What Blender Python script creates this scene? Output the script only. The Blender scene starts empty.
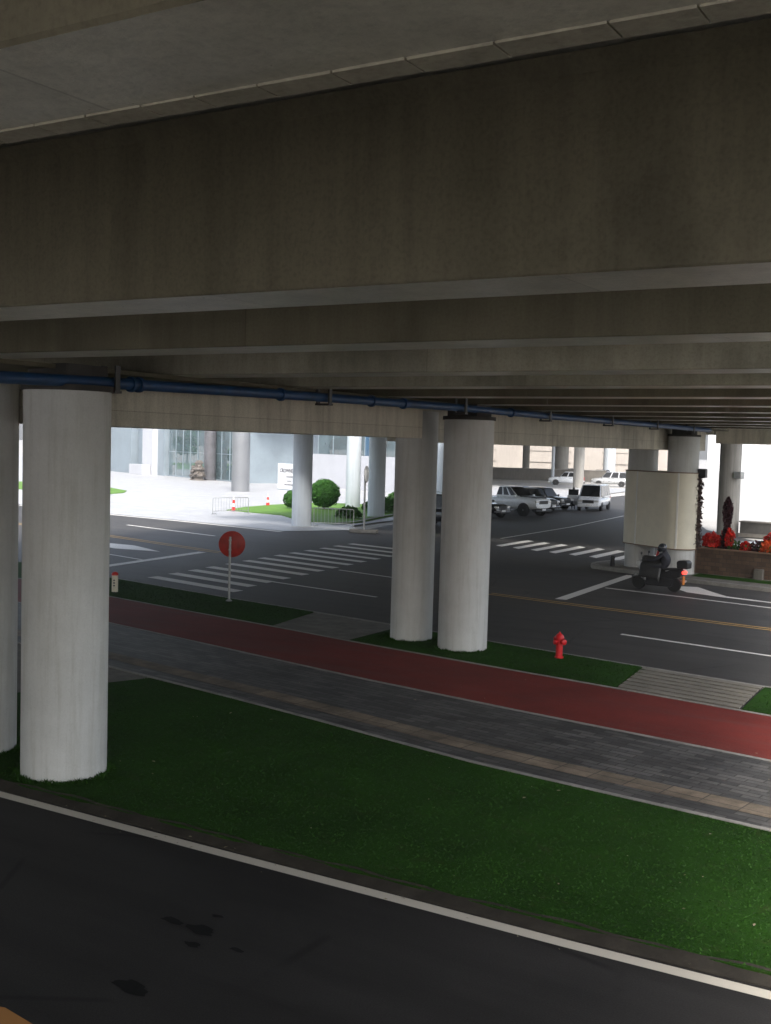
import bpy, bmesh, math, random
from mathutils import Vector, Matrix
random.seed(7)
S = bpy.context.scene
COL = S.collection
R = math.radians
PI = math.pi

# ------------------------------------------------------------------ materials
def newmat(name):
    m = bpy.data.materials.new(name); m.use_nodes = True
    nt = m.node_tree; nt.nodes.clear()
    out = nt.nodes.new('ShaderNodeOutputMaterial'); b = nt.nodes.new('ShaderNodeBsdfPrincipled')
    nt.links.new(b.outputs[0], out.inputs[0])
    return m, nt, b
def N(nt, t, **kw):
    n = nt.nodes.new(t)
    for k, v in kw.items():
        if k.startswith('i_'):
            key = k[2:]; key = int(key) if key.isdigit() else key.replace('_', ' ')
            n.inputs[key].default_value = v
        else: setattr(n, k, v)
    return n
def coords(nt, scale=(1, 1, 1), rot=(0, 0, 0)):
    tc = N(nt, 'ShaderNodeTexCoord'); mp = N(nt, 'ShaderNodeMapping')
    mp.inputs['Scale'].default_value = scale; mp.inputs['Rotation'].default_value = rot
    nt.links.new(tc.outputs['Object'], mp.inputs[0]); return mp.outputs[0]
def ramp(nt, fac, stops):
    r = N(nt, 'ShaderNodeValToRGB'); el = r.color_ramp.elements
    while len(el) < len(stops): el.new(.5)
    for e, (p, c) in zip(el, stops):
        e.position = p; e.color = (*c, 1) if len(c) == 3 else c
    nt.links.new(fac, r.inputs[0]); return r.outputs[0]
def mixc(nt, fac, a, b, mode='MIX'):
    m = N(nt, 'ShaderNodeMix', data_type='RGBA', blend_type=mode)
    for i, v in ((0, fac), (6, a), (7, b)):
        if hasattr(v, 'is_linked') or hasattr(v, 'links'): nt.links.new(v, m.inputs[i])
        elif isinstance(v, (int, float)): m.inputs[i].default_value = v
        else: m.inputs[i].default_value = (*v, 1)
    return m.outputs[2]
def noise(nt, vec, sc, det=4, rough=.6):
    n = N(nt, 'ShaderNodeTexNoise'); n.inputs['Scale'].default_value = sc
    n.inputs['Detail'].default_value = det; n.inputs['Roughness'].default_value = rough
    nt.links.new(vec, n.inputs['Vector']); return n.outputs[0]
def bump(nt, b, h, strength=.3, dist=.02):
    n = N(nt, 'ShaderNodeBump'); n.inputs['Strength'].default_value = strength; n.inputs['Distance'].default_value = dist
    nt.links.new(h, n.inputs['Height']); nt.links.new(n.outputs[0], b.inputs['Normal'])
def g(v): return (v, v, v)
def mul(c, k): return tuple(min(1, x * k) for x in c)

def mat_plain(name, col, rough=.5, metal=0., var=.12, sc=3., coat=0., spec=.5):
    m, nt, b = newmat(name)
    v = coords(nt); n = noise(nt, v, sc)
    c = ramp(nt, n, [(.3, mul(col, 1 - var)), (.7, mul(col, 1 + var))])
    nt.links.new(c, b.inputs['Base Color'])
    r = N(nt, 'ShaderNodeMapRange'); r.inputs[3].default_value = max(.02, rough - .08); r.inputs[4].default_value = min(1, rough + .1)
    nt.links.new(n, r.inputs[0]); nt.links.new(r.outputs[0], b.inputs['Roughness'])
    b.inputs['Metallic'].default_value = metal; b.inputs['Coat Weight'].default_value = coat
    b.inputs['Specular IOR Level'].default_value = spec
    return m
def mat_concrete(name, a, c, streak=(1.2, 1.2, .12), sc=1.0, stain=.5, rough=.85):
    """cast concrete: cloudy tone, rain streaks, pin holes"""
    m, nt, b = newmat(name)
    v = coords(nt); vs = coords(nt, streak)
    cloud = noise(nt, v, .7 * sc, 6, .65); st = noise(nt, vs, 3.5, 5, .7); fine = noise(nt, v, 45, 2, .6)
    base = ramp(nt, cloud, [(.25, a), (.75, c)])
    dirt = ramp(nt, st, [(.42, g(1 - stain)), (.62, g(1.))])
    k = mixc(nt, .8, base, dirt, 'MULTIPLY')
    spk = ramp(nt, fine, [(.3, g(.8)), (.55, g(1.))])
    k = mixc(nt, .5, k, spk, 'MULTIPLY')
    nt.links.new(k, b.inputs['Base Color']); b.inputs['Roughness'].default_value = rough
    b.inputs['Specular IOR Level'].default_value = .25
    bump(nt, b, fine, .25, .006)
    return m
def mat_asphalt(name, k=.05, tint=(1, .94, .88), rough=.72, spec=.4):
    m, nt, b = newmat(name)
    v = coords(nt); vx = coords(nt, (.25, 2.2, 1), (0, 0, R(8)))
    big = noise(nt, v, .25, 5, .6); mid = noise(nt, vx, .8, 5, .6); fine = noise(nt, v, 60, 3, .7)
    c = ramp(nt, big, [(.3, mul(tint, k * .75)), (.7, mul(tint, k * 1.3))])
    c = mixc(nt, .6, c, ramp(nt, mid, [(.35, g(.62)), (.65, g(1.1))]), 'MULTIPLY')
    c = mixc(nt, .7, c, ramp(nt, fine, [(.3, g(.5)), (.72, g(1.5))]), 'MULTIPLY')
    vo = N(nt, 'ShaderNodeTexVoronoi', feature='DISTANCE_TO_EDGE'); vo.inputs['Scale'].default_value = .33
    wv = mixc(nt, .25, v, N(nt, 'ShaderNodeTexNoise', i_Scale=1.3, i_Detail=5.).outputs[1]); nt.links.new(wv, vo.inputs['Vector'])
    crack = ramp(nt, vo.outputs[0], [(.0, g(.35)), (.006, g(.5)), (.012, g(1.))])
    c = mixc(nt, ramp(nt, noise(nt, v, .6, 4), [(.45, g(0.)), (.55, g(.7))]), c, mixc(nt, 1., c, crack, 'MULTIPLY'))
    c = mixc(nt, ramp(nt, noise(nt, vx, .35, 6, .75), [(.60, g(0.)), (.66, g(.55))]), c, mul(tint, k * .45))
    c = mixc(nt, ramp(nt, noise(nt, v, 5, 5, .8), [(.68, g(0.)), (.74, g(.6))]), c, mul(tint, k * 2.0))
    nt.links.new(c, b.inputs['Base Color'])
    r = N(nt, 'ShaderNodeMapRange'); r.inputs[3].default_value = rough - .12; r.inputs[4].default_value = rough + .1
    nt.links.new(big, r.inputs[0]); nt.links.new(r.outputs[0], b.inputs['Roughness'])
    b.inputs['Specular IOR Level'].default_value = spec
    bump(nt, b, fine, .5, .008)
    return m
def mat_paint(name, col, wear=.35):
    """road paint, worn through in places"""
    m, nt, b = newmat(name)
    v = coords(nt); n = noise(nt, v, 6, 6, .75); f = noise(nt, v, 55, 3, .7)
    mx = N(nt, 'ShaderNodeMath', operation='ADD'); nt.links.new(n, mx.inputs[0]); nt.links.new(f, mx.inputs[1])
    fac = ramp(nt, mx.outputs[0], [(.30 + wear * .25, g(0.)), (.42 + wear * .25, g(1.))])
    c = mixc(nt, fac, g(.09), col)
    nt.links.new(c, b.inputs['Base Color']); b.inputs['Roughness'].default_value = .7
    bump(nt, b, f, .3, .004)
    return m
def mat_brick(name, c1, c2, cm, w, h, rot=0, off=.5, mortar=.012, rough=.75, var=.25, vec3=False, spec=.4):
    m, nt, b = newmat(name)
    v = coords(nt, (1, 1, 1), (R(90) if vec3 else 0, 0, rot))
    br = N(nt, 'ShaderNodeTexBrick'); br.offset = off
    br.inputs['Color1'].default_value = (*c1, 1); br.inputs['Color2'].default_value = (*c2, 1); br.inputs['Mortar'].default_value = (*cm, 1)
    br.inputs['Scale'].default_value = 1; br.inputs['Mortar Size'].default_value = mortar; br.inputs['Mortar Smooth'].default_value = .2
    br.inputs['Brick Width'].default_value = w; br.inputs['Row Height'].default_value = h
    nt.links.new(v, br.inputs['Vector'])
    n = noise(nt, v, 1.1, 5, .7); f = noise(nt, v, 40, 3)
    c = mixc(nt, .7, br.outputs[0], ramp(nt, n, [(.35, g(1 - var)), (.68, g(1 + var))]), 'MULTIPLY')
    c = mixc(nt, .5, c, ramp(nt, f, [(.3, g(.75)), (.7, g(1.2))]), 'MULTIPLY')
    nt.links.new(c, b.inputs['Base Color']); b.inputs['Roughness'].default_value = rough
    b.inputs['Specular IOR Level'].default_value = spec
    inv = N(nt, 'ShaderNodeMath', operation='SUBTRACT'); inv.inputs[0].default_value = 1
    nt.links.new(br.outputs['Fac'], inv.inputs[1]); bump(nt, b, inv.outputs[0], .5, .006)
    return m
def mat_leaf(name, a, c, sc=4., trans=.15):
    m, nt, b = newmat(name)
    v = coords(nt); n = noise(nt, v, sc, 4, .7)
    nt.links.new(ramp(nt, n, [(.3, a), (.7, c)]), b.inputs['Base Color'])
    b.inputs['Roughness'].default_value = .7; b.inputs['Specular IOR Level'].default_value = .15
    b.inputs['Subsurface Weight'].default_value = 0
    return m
def mat_glass(name, col, rough=.04, ior=1.9):
    m, nt, b = newmat(name)
    v = coords(nt); n = noise(nt, v, .35, 3)
    nt.links.new(ramp(nt, n, [(.35, mul(col, .7)), (.7, mul(col, 1.25))]), b.inputs['Base Color'])
    b.inputs['Roughness'].default_value = rough; b.inputs['IOR'].default_value = ior
    return m
def mat_emit(name, col, k):
    m, nt, b = newmat(name)
    b.inputs['Base Color'].default_value = (*mul(col, .5), 1)
    b.inputs['Emission Color'].default_value = (*col, 1); b.inputs['Emission Strength'].default_value = k
    return m

def mat_cast(name, a, c, panel=(2.44, 1.3), rough=.85, stain=.45, rust=.25, spec=.25):
    """old cast concrete: shutter seams, panel tone, drip streaks, damp blotches, pin holes, efflorescence"""
    m, nt, b = newmat(name)
    v = coords(nt); vd = coords(nt, (1.7, 1.7, .13)); vp = coords(nt, (1, 1, 1), (R(90), 0, 0))
    cloud = noise(nt, v, .55, 7, .68); drip = noise(nt, vd, 2.2, 6, .72); blot = noise(nt, v, .35, 5, .6); fine = noise(nt, v, 38, 3, .65); pit = noise(nt, v, 11, 4, .75)
    k = ramp(nt, cloud, [(.28, a), (.72, c)])
    br = N(nt, 'ShaderNodeTexBrick'); br.offset = 0
    br.inputs['Color1'].default_value = (.86, .86, .86, 1); br.inputs['Color2'].default_value = (1.1, 1.09, 1.06, 1); br.inputs['Mortar'].default_value = (.55, .53, .5, 1)
    br.inputs['Scale'].default_value = 1; br.inputs['Mortar Size'].default_value = .006; br.inputs['Brick Width'].default_value = panel[0]; br.inputs['Row Height'].default_value = panel[1]
    nt.links.new(vp, br.inputs['Vector'])
    k = mixc(nt, .75, k, br.outputs[0], 'MULTIPLY')
    k = mixc(nt, .9, k, ramp(nt, drip, [(.36, g(1 - stain)), (.50, g(.92)), (.62, g(1.04))]), 'MULTIPLY')
    k = mixc(nt, .8, k, ramp(nt, blot, [(.38, g(.70)), (.46, g(1.))]), 'MULTIPLY')
    k = mixc(nt, ramp(nt, pit, [(.69, g(0.)), (.76, g(rust))]), k, (.16, .09, .05))
    k = mixc(nt, ramp(nt, noise(nt, vd, 1.1, 5, .7), [(.66, g(0.)), (.74, g(.30))]), k, (.5, .49, .45))
    k = mixc(nt, .6, k, ramp(nt, fine, [(.28, g(.7)), (.55, g(1.05))]), 'MULTIPLY')
    nt.links.new(k, b.inputs['Base Color']); b.inputs['Specular IOR Level'].default_value = spec
    r = N(nt, 'ShaderNodeMapRange'); r.inputs[3].default_value = rough - .1; r.inputs[4].default_value = rough + .14
    nt.links.new(pit, r.inputs[0]); nt.links.new(r.outputs[0], b.inputs['Roughness'])
    bump(nt, b, fine, .3, .008)
    return m

def mat_pillar(name):
    """pale masonry paint with scuffs, drips, patched squares and mud splashes"""
    m, nt, b = newmat(name)
    v = coords(nt); vd = coords(nt, (3.2, 3.2, .16)); vs = coords(nt, (1.2, 1.2, 3.5))
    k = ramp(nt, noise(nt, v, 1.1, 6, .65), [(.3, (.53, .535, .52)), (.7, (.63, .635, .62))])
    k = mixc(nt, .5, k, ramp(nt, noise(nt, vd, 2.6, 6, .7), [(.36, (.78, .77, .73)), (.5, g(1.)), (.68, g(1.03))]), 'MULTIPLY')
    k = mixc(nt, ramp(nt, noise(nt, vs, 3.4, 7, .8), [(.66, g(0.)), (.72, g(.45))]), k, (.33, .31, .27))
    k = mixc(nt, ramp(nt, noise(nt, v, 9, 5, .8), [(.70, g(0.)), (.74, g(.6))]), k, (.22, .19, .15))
    k = mixc(nt, .5, k, ramp(nt, noise(nt, v, 42, 3, .65), [(.28, g(.86)), (.55, g(1.03))]), 'MULTIPLY')
    nt.links.new(k, b.inputs['Base Color']); b.inputs['Roughness'].default_value = .6; b.inputs['Specular IOR Level'].default_value = .3
    bump(nt, b, noise(nt, v, 26, 4, .7), .35, .006)
    return m
def mat_lawn(name):
    m, nt, b = newmat(name)
    v = coords(nt); big = noise(nt, v, .5, 6, .7); mid = noise(nt, v, 3.5, 5, .75); fine = noise(nt, v, 70, 3, .7)
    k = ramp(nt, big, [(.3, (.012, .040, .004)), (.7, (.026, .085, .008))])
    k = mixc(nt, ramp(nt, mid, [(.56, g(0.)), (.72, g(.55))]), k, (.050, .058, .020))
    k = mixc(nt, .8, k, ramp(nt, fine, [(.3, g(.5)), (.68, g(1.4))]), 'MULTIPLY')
    nt.links.new(k, b.inputs['Base Color']); b.inputs['Roughness'].default_value = .9; b.inputs['Specular IOR Level'].default_value = .08
    bump(nt, b, fine, .9, .03)
    return m
def mat_redpath(name):
    m, nt, b = newmat(name)
    v = coords(nt); vt = coords(nt, (.10, 1.5, 1), (0, 0, R(8))); fine = noise(nt, v, 55, 3, .75)
    k = ramp(nt, noise(nt, v, .45, 6, .7), [(.3, (.130, .017, .012)), (.7, (.195, .026, .018))])
    k = mixc(nt, ramp(nt, noise(nt, vt, 1.6, 5, .65), [(.48, g(0.)), (.68, g(.45))]), k, (.13, .055, .045))
    k = mixc(nt, ramp(nt, noise(nt, v, 2.3, 7, .8), [(.63, g(0.)), (.72, g(.5))]), k, (.085, .04, .034))
    k = mixc(nt, ramp(nt, noise(nt, v, 16, 5, .8), [(.70, g(0.)), (.76, g(.5))]), k, (.24, .11, .09))
    k = mixc(nt, .7, k, ramp(nt, fine, [(.3, g(.6)), (.7, g(1.35))]), 'MULTIPLY')
    nt.links.new(k, b.inputs['Base Color']); b.inputs['Roughness'].default_value = .8; b.inputs['Specular IOR Level'].default_value = .25
    bump(nt, b, fine, .5, .006)
    return m
M = {}
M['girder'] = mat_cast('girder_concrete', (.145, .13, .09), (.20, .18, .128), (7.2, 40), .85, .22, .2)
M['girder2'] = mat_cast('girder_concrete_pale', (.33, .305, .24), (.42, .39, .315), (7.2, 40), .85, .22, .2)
M['slab'] = mat_cast('slab_concrete', (.52, .50, .44), (.62, .60, .53), (3.1, 40), .85, .25)
M['beam'] = mat_cast('cap_beam_concrete', (.58, .55, .47), (.68, .65, .56), (2.44, 1.3), .85, .3, .15)
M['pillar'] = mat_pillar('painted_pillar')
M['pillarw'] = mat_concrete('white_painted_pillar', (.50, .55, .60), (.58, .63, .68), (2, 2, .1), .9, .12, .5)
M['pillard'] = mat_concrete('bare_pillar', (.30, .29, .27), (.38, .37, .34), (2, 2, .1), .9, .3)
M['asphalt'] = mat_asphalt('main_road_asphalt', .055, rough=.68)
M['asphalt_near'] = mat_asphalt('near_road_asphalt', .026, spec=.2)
M['wet'] = mat_plain('damp_asphalt', (.010, .010, .010), .75, var=.3, sc=20, spec=.1)
M['white'] = mat_paint('white_road_paint', (.76, .74, .70), .12)
M['whiteline'] = mat_paint('pale_edge_line_paint', (.56, .52, .44), .3)
M['yellow'] = mat_paint('yellow_road_paint', (.45, .28, .09), .45)
M['orange'] = mat_paint('orange_road_paint', (.42, .19, .05), .2)
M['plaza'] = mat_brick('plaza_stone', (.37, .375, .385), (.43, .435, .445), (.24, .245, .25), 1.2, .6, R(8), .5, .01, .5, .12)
M['concrete'] = mat_concrete('pavement_concrete', (.17, .16, .145), (.24, .23, .205), (1, 1, 1), 1.2, .3)
M['plank'] = mat_concrete('ramp_plank', (.20, .185, .155), (.28, .26, .22), (.3, 3, 1), 2, .35)
M['kerb'] = mat_concrete('kerb_stone', (.27, .26, .24), (.36, .35, .32), (1, 1, 1), 2, .3)
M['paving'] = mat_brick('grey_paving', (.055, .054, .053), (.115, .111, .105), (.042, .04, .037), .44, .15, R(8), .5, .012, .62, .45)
M['tan'] = mat_brick('tan_tactile_paving', (.15, .122, .09), (.21, .166, .118), (.09, .075, .06), .55, .6, R(8), 0., .012, .75, .6)
M['red'] = mat_redpath('red_path_coating')
M['grass'] = mat_lawn('lawn_green')
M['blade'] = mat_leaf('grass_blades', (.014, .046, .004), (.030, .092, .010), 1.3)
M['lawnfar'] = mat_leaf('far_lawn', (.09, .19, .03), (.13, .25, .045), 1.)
M['soil'] = mat_concrete('bare_soil_edge', (.026, .023, .018), (.05, .044, .035), (1, 1, 1), 3, .4)
M['pipe'] = mat_plain('blue_pipe_paint', (.012, .055, .15), .5, var=.25, sc=5)
M['dsteel'] = mat_plain('dark_steel', (.06, .06, .06), .5, .3, .2)
M['steel'] = mat_plain('galvanised_steel', (.38, .39, .39), .45, .5, .15, 8)
M['signred'] = mat_plain('red_sign_sheet', (.42, .025, .018), .45, var=.25, sc=4)
M['hydrant'] = mat_plain('red_hydrant_paint', (.62, .015, .02), .38, var=.15, sc=10)
M['lit_formwork'] = mat_cast('smooth_lit_formwork_concrete', (.50, .475, .40), (.60, .575, .49), (2.44, 40), .30, .2, .2, .7)  # girder undersides: smooth face, ground-bounce light put in as paler colour
M['cream'] = mat_plain('cream_panel', (.78, .73, .59), .5, var=.06, sc=2)
M['creaml'] = mat_plain('pale_seam_strip', (.82, .81, .76), .5, var=.05)
M['whitep'] = mat_plain('white_paint', (.78, .79, .80), .4, var=.05)
M['redp'] = mat_plain('red_plastic', (.65, .03, .025), .4, var=.1)
M['blackp'] = mat_plain('black_plastic', (.018, .018, .02), .45, var=.3, sc=12)
M['rubber'] = mat_plain('tyre_rubber', (.02, .02, .02), .85, var=.3, sc=12)
M['carwhite'] = mat_plain('white_car_paint', (.74, .77, .80), .25, var=.03, coat=.6)
M['carblack'] = mat_plain('black_car_paint', (.012, .012, .014), .22, var=.2, coat=.7)
M['cargrey'] = mat_plain('silver_car_paint', (.42, .43, .44), .28, .5, var=.05, coat=.5)
M['cglass'] = mat_glass('car_glass', (.010, .011, .013), .12, 1.38)
M['rim'] = mat_plain('alloy_rim', (.55, .55, .56), .35, .25, .15)
M['lamp'] = mat_plain('headlamp_lens', (.62, .62, .60), .12, .2, .1, coat=1)
M['tail'] = mat_emit('tail_lamp', (1., .03, .02), 2.2)
M['taild'] = mat_plain('unlit_tail_lens', (.35, .02, .02), .2, var=.1, coat=1)
M['amber'] = mat_plain('amber_reflector', (.6, .22, .04), .3, var=.1)
M['glassA'] = mat_glass('curtain_wall_glass', (.09, .135, .15), .015, 2.6)
M['glassB'] = mat_glass('blue_curtain_glass', (.05, .12, .20), .05, 1.8)
M['stonew'] = mat_plain('white_facade_stone', (.48, .49, .52), .5, var=.05, sc=.6)
M['stoneg'] = mat_plain('blue_grey_cladding', (.24, .29, .33), .4, .1, .12, .5)
M['stoned'] = mat_plain('dark_lobby_stone', (.10, .10, .11), .35, var=.3, sc=1.5)
M['wood'] = mat_plain('lobby_timber', (.115, .10, .088), .5, var=.3, sc=5)
M['brown'] = mat_brick('brown_planter_tile', (.07, .044, .03), (.115, .072, .047), (.045, .033, .025), .3, .16, 0, .5, .01, .6, .35, True)
M['wallgrey'] = mat_concrete('dusty_wall', (.13, .12, .105), (.19, .175, .155), (1, 1, .2), .5, .3)
M['facbeige'] = mat_concrete('beige_facade', (.36, .325, .29), (.46, .42, .375), (1, 1, .1), .3, .15)
M['darkwall'] = mat_concrete('dark_low_wall', (.05, .048, .045), (.10, .095, .09), (1, 1, .3), 1, .3)
M['bush'] = mat_leaf('topiary_leaf', (.018, .065, .012), (.06, .17, .03), 3)
M['shrub'] = mat_leaf('shrub_leaf', (.02, .06, .015), (.07, .16, .035), 3)
M['flower'] = mat_leaf('red_petal', (.36, .008, .008), (.62, .028, .015), 4)
M['flowero'] = mat_leaf('orange_red_petal', (.62, .06, .012), (.8, .13, .03), 4)
M['maroon'] = mat_leaf('maroon_leaf', (.035, .014, .02), (.085, .035, .04), 5)
M['vine'] = mat_leaf('dry_vine', (.04, .03, .025), (.13, .09, .085), 6)
M['litter'] = mat_leaf('dry_leaf_litter', (.16, .12, .06), (.42, .38, .28), 9)
M['bark'] = mat_plain('tree_bark', (.12, .085, .06), .9, var=.3, sc=6)
M['jacket'] = mat_plain('black_jacket', (.022, .022, .03), .7, var=.3, sc=9)
M['apron'] = mat_plain('black_quilted_apron', (.028, .028, .028), .45, var=.4, sc=9)
M['helmet'] = mat_plain('dark_helmet', (.03, .035, .045), .2, var=.2, coat=.8)
M['skin'] = mat_plain('skin', (.45, .28, .2), .55, var=.06)
M['cloth'] = mat_plain('grey_trousers', (.05, .05, .06), .8, var=.2, sc=9)
M['shirt'] = mat_plain('dark_shirt', (.035, .035, .045), .8, var=.2, sc=9)
M['ink'] = mat_plain('dark_ink', (.05, .05, .06), .6)
M['pinkpole'] = mat_plain('faded_red_paint', (.6, .12, .12), .5)
M['brownbox'] = mat_plain('brown_box', (.22, .14, .09), .6)
M['ground'] = mat_concrete('open_ground', (.42, .41, .39), (.50, .49, .47), (1, 1, 1), .15, .15)

# ------------------------------------------------------------------ mesh builder
class MB:
    def __init__(s): s.bm = bmesh.new()
    def box(s, c, d, rz=0, M4=None):
        vs = []
        X = Matrix.Translation(Vector(c)) @ Matrix.Rotation(rz, 4, 'Z')
        if M4: X = M4 @ X
        for x in (-.5, .5):
            for y in (-.5, .5):
                for z in (-.5, .5): vs.append(s.bm.verts.new(X @ Vector((x * d[0], y * d[1], z * d[2]))))
        for f in ((0, 1, 3, 2), (4, 6, 7, 5), (0, 4, 5, 1), (2, 3, 7, 6), (0, 2, 6, 4), (1, 5, 7, 3)):
            s.bm.faces.new([vs[i] for i in f])
        return s
    def hexa(s, p):
        """8 corner points: bottom ring 0-3, top ring 4-7"""
        v = [s.bm.verts.new(Vector(q)) for q in p]
        for f in ((3, 2, 1, 0), (4, 5, 6, 7), (0, 1, 5, 4), (1, 2, 6, 5), (2, 3, 7, 6), (3, 0, 4, 7)): s.bm.faces.new([v[i] for i in f])
        return s
    def lathe(s, prof, c=(0, 0, 0), n=32, M4=None, cap=True):
        X = Matrix.Translation(Vector(c))
        if M4: X = X @ M4
        rings = []
        for r, z in prof:
            rings.append([s.bm.verts.new(X @ Vector((r * math.cos(2 * PI * k / n), r * math.sin(2 * PI * k / n), z))) for k in range(n)])
        for a, b in zip(rings, rings[1:]):
            for k in range(n): s.bm.faces.new((a[k], a[(k + 1) % n], b[(k + 1) % n], b[k]))
        if cap:
            s.bm.faces.new(rings[0][::-1]); s.bm.faces.new(rings[-1])
        return s
    def tube(s, pts, r, n=10):
        pts = [Vector(p) for p in pts]; rings = []
        for i, p in enumerate(pts):
            d = (pts[min(i + 1, len(pts) - 1)] - pts[max(i - 1, 0)]).normalized()
            a = d.orthogonal().normalized() if i == 0 else (rings_a - d * rings_a.dot(d)).normalized()
            rings_a = a; b = d.cross(a)
            rr = r[i] if isinstance(r, (list, tuple)) else r
            rings.append([s.bm.verts.new(p + (a * math.cos(2 * PI * k / n) + b * math.sin(2 * PI * k / n)) * rr) for k in range(n)])
        for a, b in zip(rings, rings[1:]):
            for k in range(n): s.bm.faces.new((a[k], a[(k + 1) % n], b[(k + 1) % n], b[k]))
        s.bm.faces.new(rings[0][::-1]); s.bm.faces.new(rings[-1])
        return s
    def prism(s, poly, z0, z1):
        lo = [s.bm.verts.new((x, y, z0)) for x, y in poly]; hi = [s.bm.verts.new((x, y, z1)) for x, y in poly]; n = len(poly)
        s.bm.faces.new(lo[::-1]); s.bm.faces.new(hi)
        for k in range(n): s.bm.faces.new((lo[k], lo[(k + 1) % n], hi[(k + 1) % n], hi[k]))
        return s
    def sideprism(s, poly, y0, y1):
        """outline in x,z extruded along y"""
        lo = [s.bm.verts.new((x, y0, z)) for x, z in poly]; hi = [s.bm.verts.new((x, y1, z)) for x, z in poly]; n = len(poly)
        s.bm.faces.new(lo); s.bm.faces.new(hi[::-1])
        for k in range(n): s.bm.faces.new((lo[k], hi[k], hi[(k + 1) % n], lo[(k + 1) % n]))
        return s
    def loft(s, st, n=20, e=4.5):
        """stations (x, zlo, zhi, halfwidth): rounded box sections along x"""
        rings = []
        for x, zl, zh, w in st:
            ring = []
            for k in range(n):
                t = 2 * PI * (k + .5) / n; cx, sx = math.cos(t), math.sin(t)
                ring.append(s.bm.verts.new((x, w * math.copysign(abs(cx) ** (2 / e), cx), (zl + zh) / 2 + (zh - zl) / 2 * math.copysign(abs(sx) ** (2 / e), sx))))
            rings.append(ring)
        for a, b in zip(rings, rings[1:]):
            for k in range(n): s.bm.faces.new((a[k], a[(k + 1) % n], b[(k + 1) % n], b[k]))
        s.bm.faces.new(rings[0][::-1]); s.bm.faces.new(rings[-1])
        return s
    def ball(s, c, r, u=16, v=10):
        bmesh.ops.create_uvsphere(s.bm, u_segments=u, v_segments=v, radius=1,
            matrix=Matrix.Translation(Vector(c)) @ Matrix.Diagonal((*((r, r, r) if isinstance(r, (int, float)) else r), 1)))
        return s
    def tri(s, a, b, c): s.bm.faces.new([s.bm.verts.new(a), s.bm.verts.new(b), s.bm.verts.new(c)]); return s
    def quad(s, *p): s.bm.faces.new([s.bm.verts.new(Vector(q)) for q in p]); return s
    def leaf(s, p, size, nrm=None, asp=1.8):
        d = Vector((random.gauss(0, 1), random.gauss(0, 1), random.gauss(0, 1)))
        if nrm is not None: d = d * .6 + Vector(nrm)
        d.normalize(); a = d.orthogonal().normalized(); a = Matrix.Rotation(random.uniform(0, 6.28), 3, d) @ a; b = d.cross(a)
        p = Vector(p); l = size * asp / 2; w = size / 2
        s.quad(p - a * l, p + b * w + d * w * .3, p + a * l, p - b * w + d * w * .3); return s
    def build(s, name, m, parent=None, smooth=True, bevel=0, seg=2, ang=40):
        bmesh.ops.recalc_face_normals(s.bm, faces=s.bm.faces)
        me = bpy.data.meshes.new(name); s.bm.to_mesh(me); s.bm.free()
        o = bpy.data.objects.new(name, me); COL.objects.link(o)
        me.materials.append(M[m] if isinstance(m, str) else m)
        if smooth:
            for p in me.polygons: p.use_smooth = True
            me.set_sharp_from_angle(angle=R(ang))
        if bevel:
            b = o.modifiers.new('Bevel', 'BEVEL'); b.width = bevel; b.segments = seg; b.limit_method = 'ANGLE'; b.angle_limit = R(35)
        if parent: o.parent = parent
        return o
def tag(o, label, cat, group=None):
    o['label'] = label; o['category'] = cat
    if group: o['group'] = group
    return o
def thing(name, label, cat, loc=(0, 0, 0), rz=0, group=None):
    o = bpy.data.objects.new(name, None); COL.objects.link(o); o.empty_display_size = .3
    o.location = loc; o.rotation_euler = (0, 0, rz); return tag(o, label, cat, group)
def struct(o, kind='structure'): o['kind'] = kind; return o
def copy_tree(o, parent=None):
    c = o.copy(); COL.objects.link(c)
    if parent: c.parent = parent
    for ch in list(o.children): copy_tree(ch, c)
    return c

# ------------------------------------------------------------------ ground bands
ZS = .08
K = (4.8 - ZS) / 4.8
def sc(pts): return [(x * K, y * K) for x, y in pts]
def f_of(pts):
    pts = sorted(pts)
    def f(x):
        for (x0, y0), (x1, y1) in zip(pts, pts[1:]):
            if x <= x1 or (x1, y1) == pts[-1]:
                return y0 + (y1 - y0) * (x - x0) / (x1 - x0)
    return f
LN = [(-60, 9.75), (-12, 9.85), (-8.5, 9.9), (-3.9, 10.0), (-2, 10.08), (30, 11.2)]
GN = f_of([(-60, 10.1)] + sc([(-12.3, 10.27), (-8.8, 10.33), (-6., 10.36), (-4., 10.42), (-2.1, 10.52), (26, 11.4)]))
GF = f_of(sc([(-40, 20.8), (-15.4, 16.45), (-13.2, 16.1), (-11, 15.7), (-9.3, 15.35), (-7.4, 14.98), (-5.1, 14.75), (-3, 14.55), (26, 11.6)]))
T0 = lambda x: GF(x) + .52
T1 = lambda x: GF(x) + .98
RL = f_of(sc([(-50, 26.5), (-20.8, 20.75), (-18, 20.25), (-14.6, 19.6), (-11.9, 19.1), (-8.1, 18.55), (-5.2, 18.2), (-3.7, 18.0), (26, 14.5)]))
RT = f_of(sc([(-52, 29.6), (-24.3, 24.1), (-20.8, 23.5), (-17.5, 23.0), (-14.2, 22.4), (-10.1, 21.8), (-7.7, 21.5), (-4.7, 21.05), (26, 17.4)]))
KB = f_of(sc([(-55, 32.5), (-27.8, 27.5), (-21.3, 26.3), (-17.8, 25.8), (-15.2, 25.4), (-11.8, 24.75), (-7.7, 24.1), (-5.1, 23.7), (30, 19.4)]))
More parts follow.
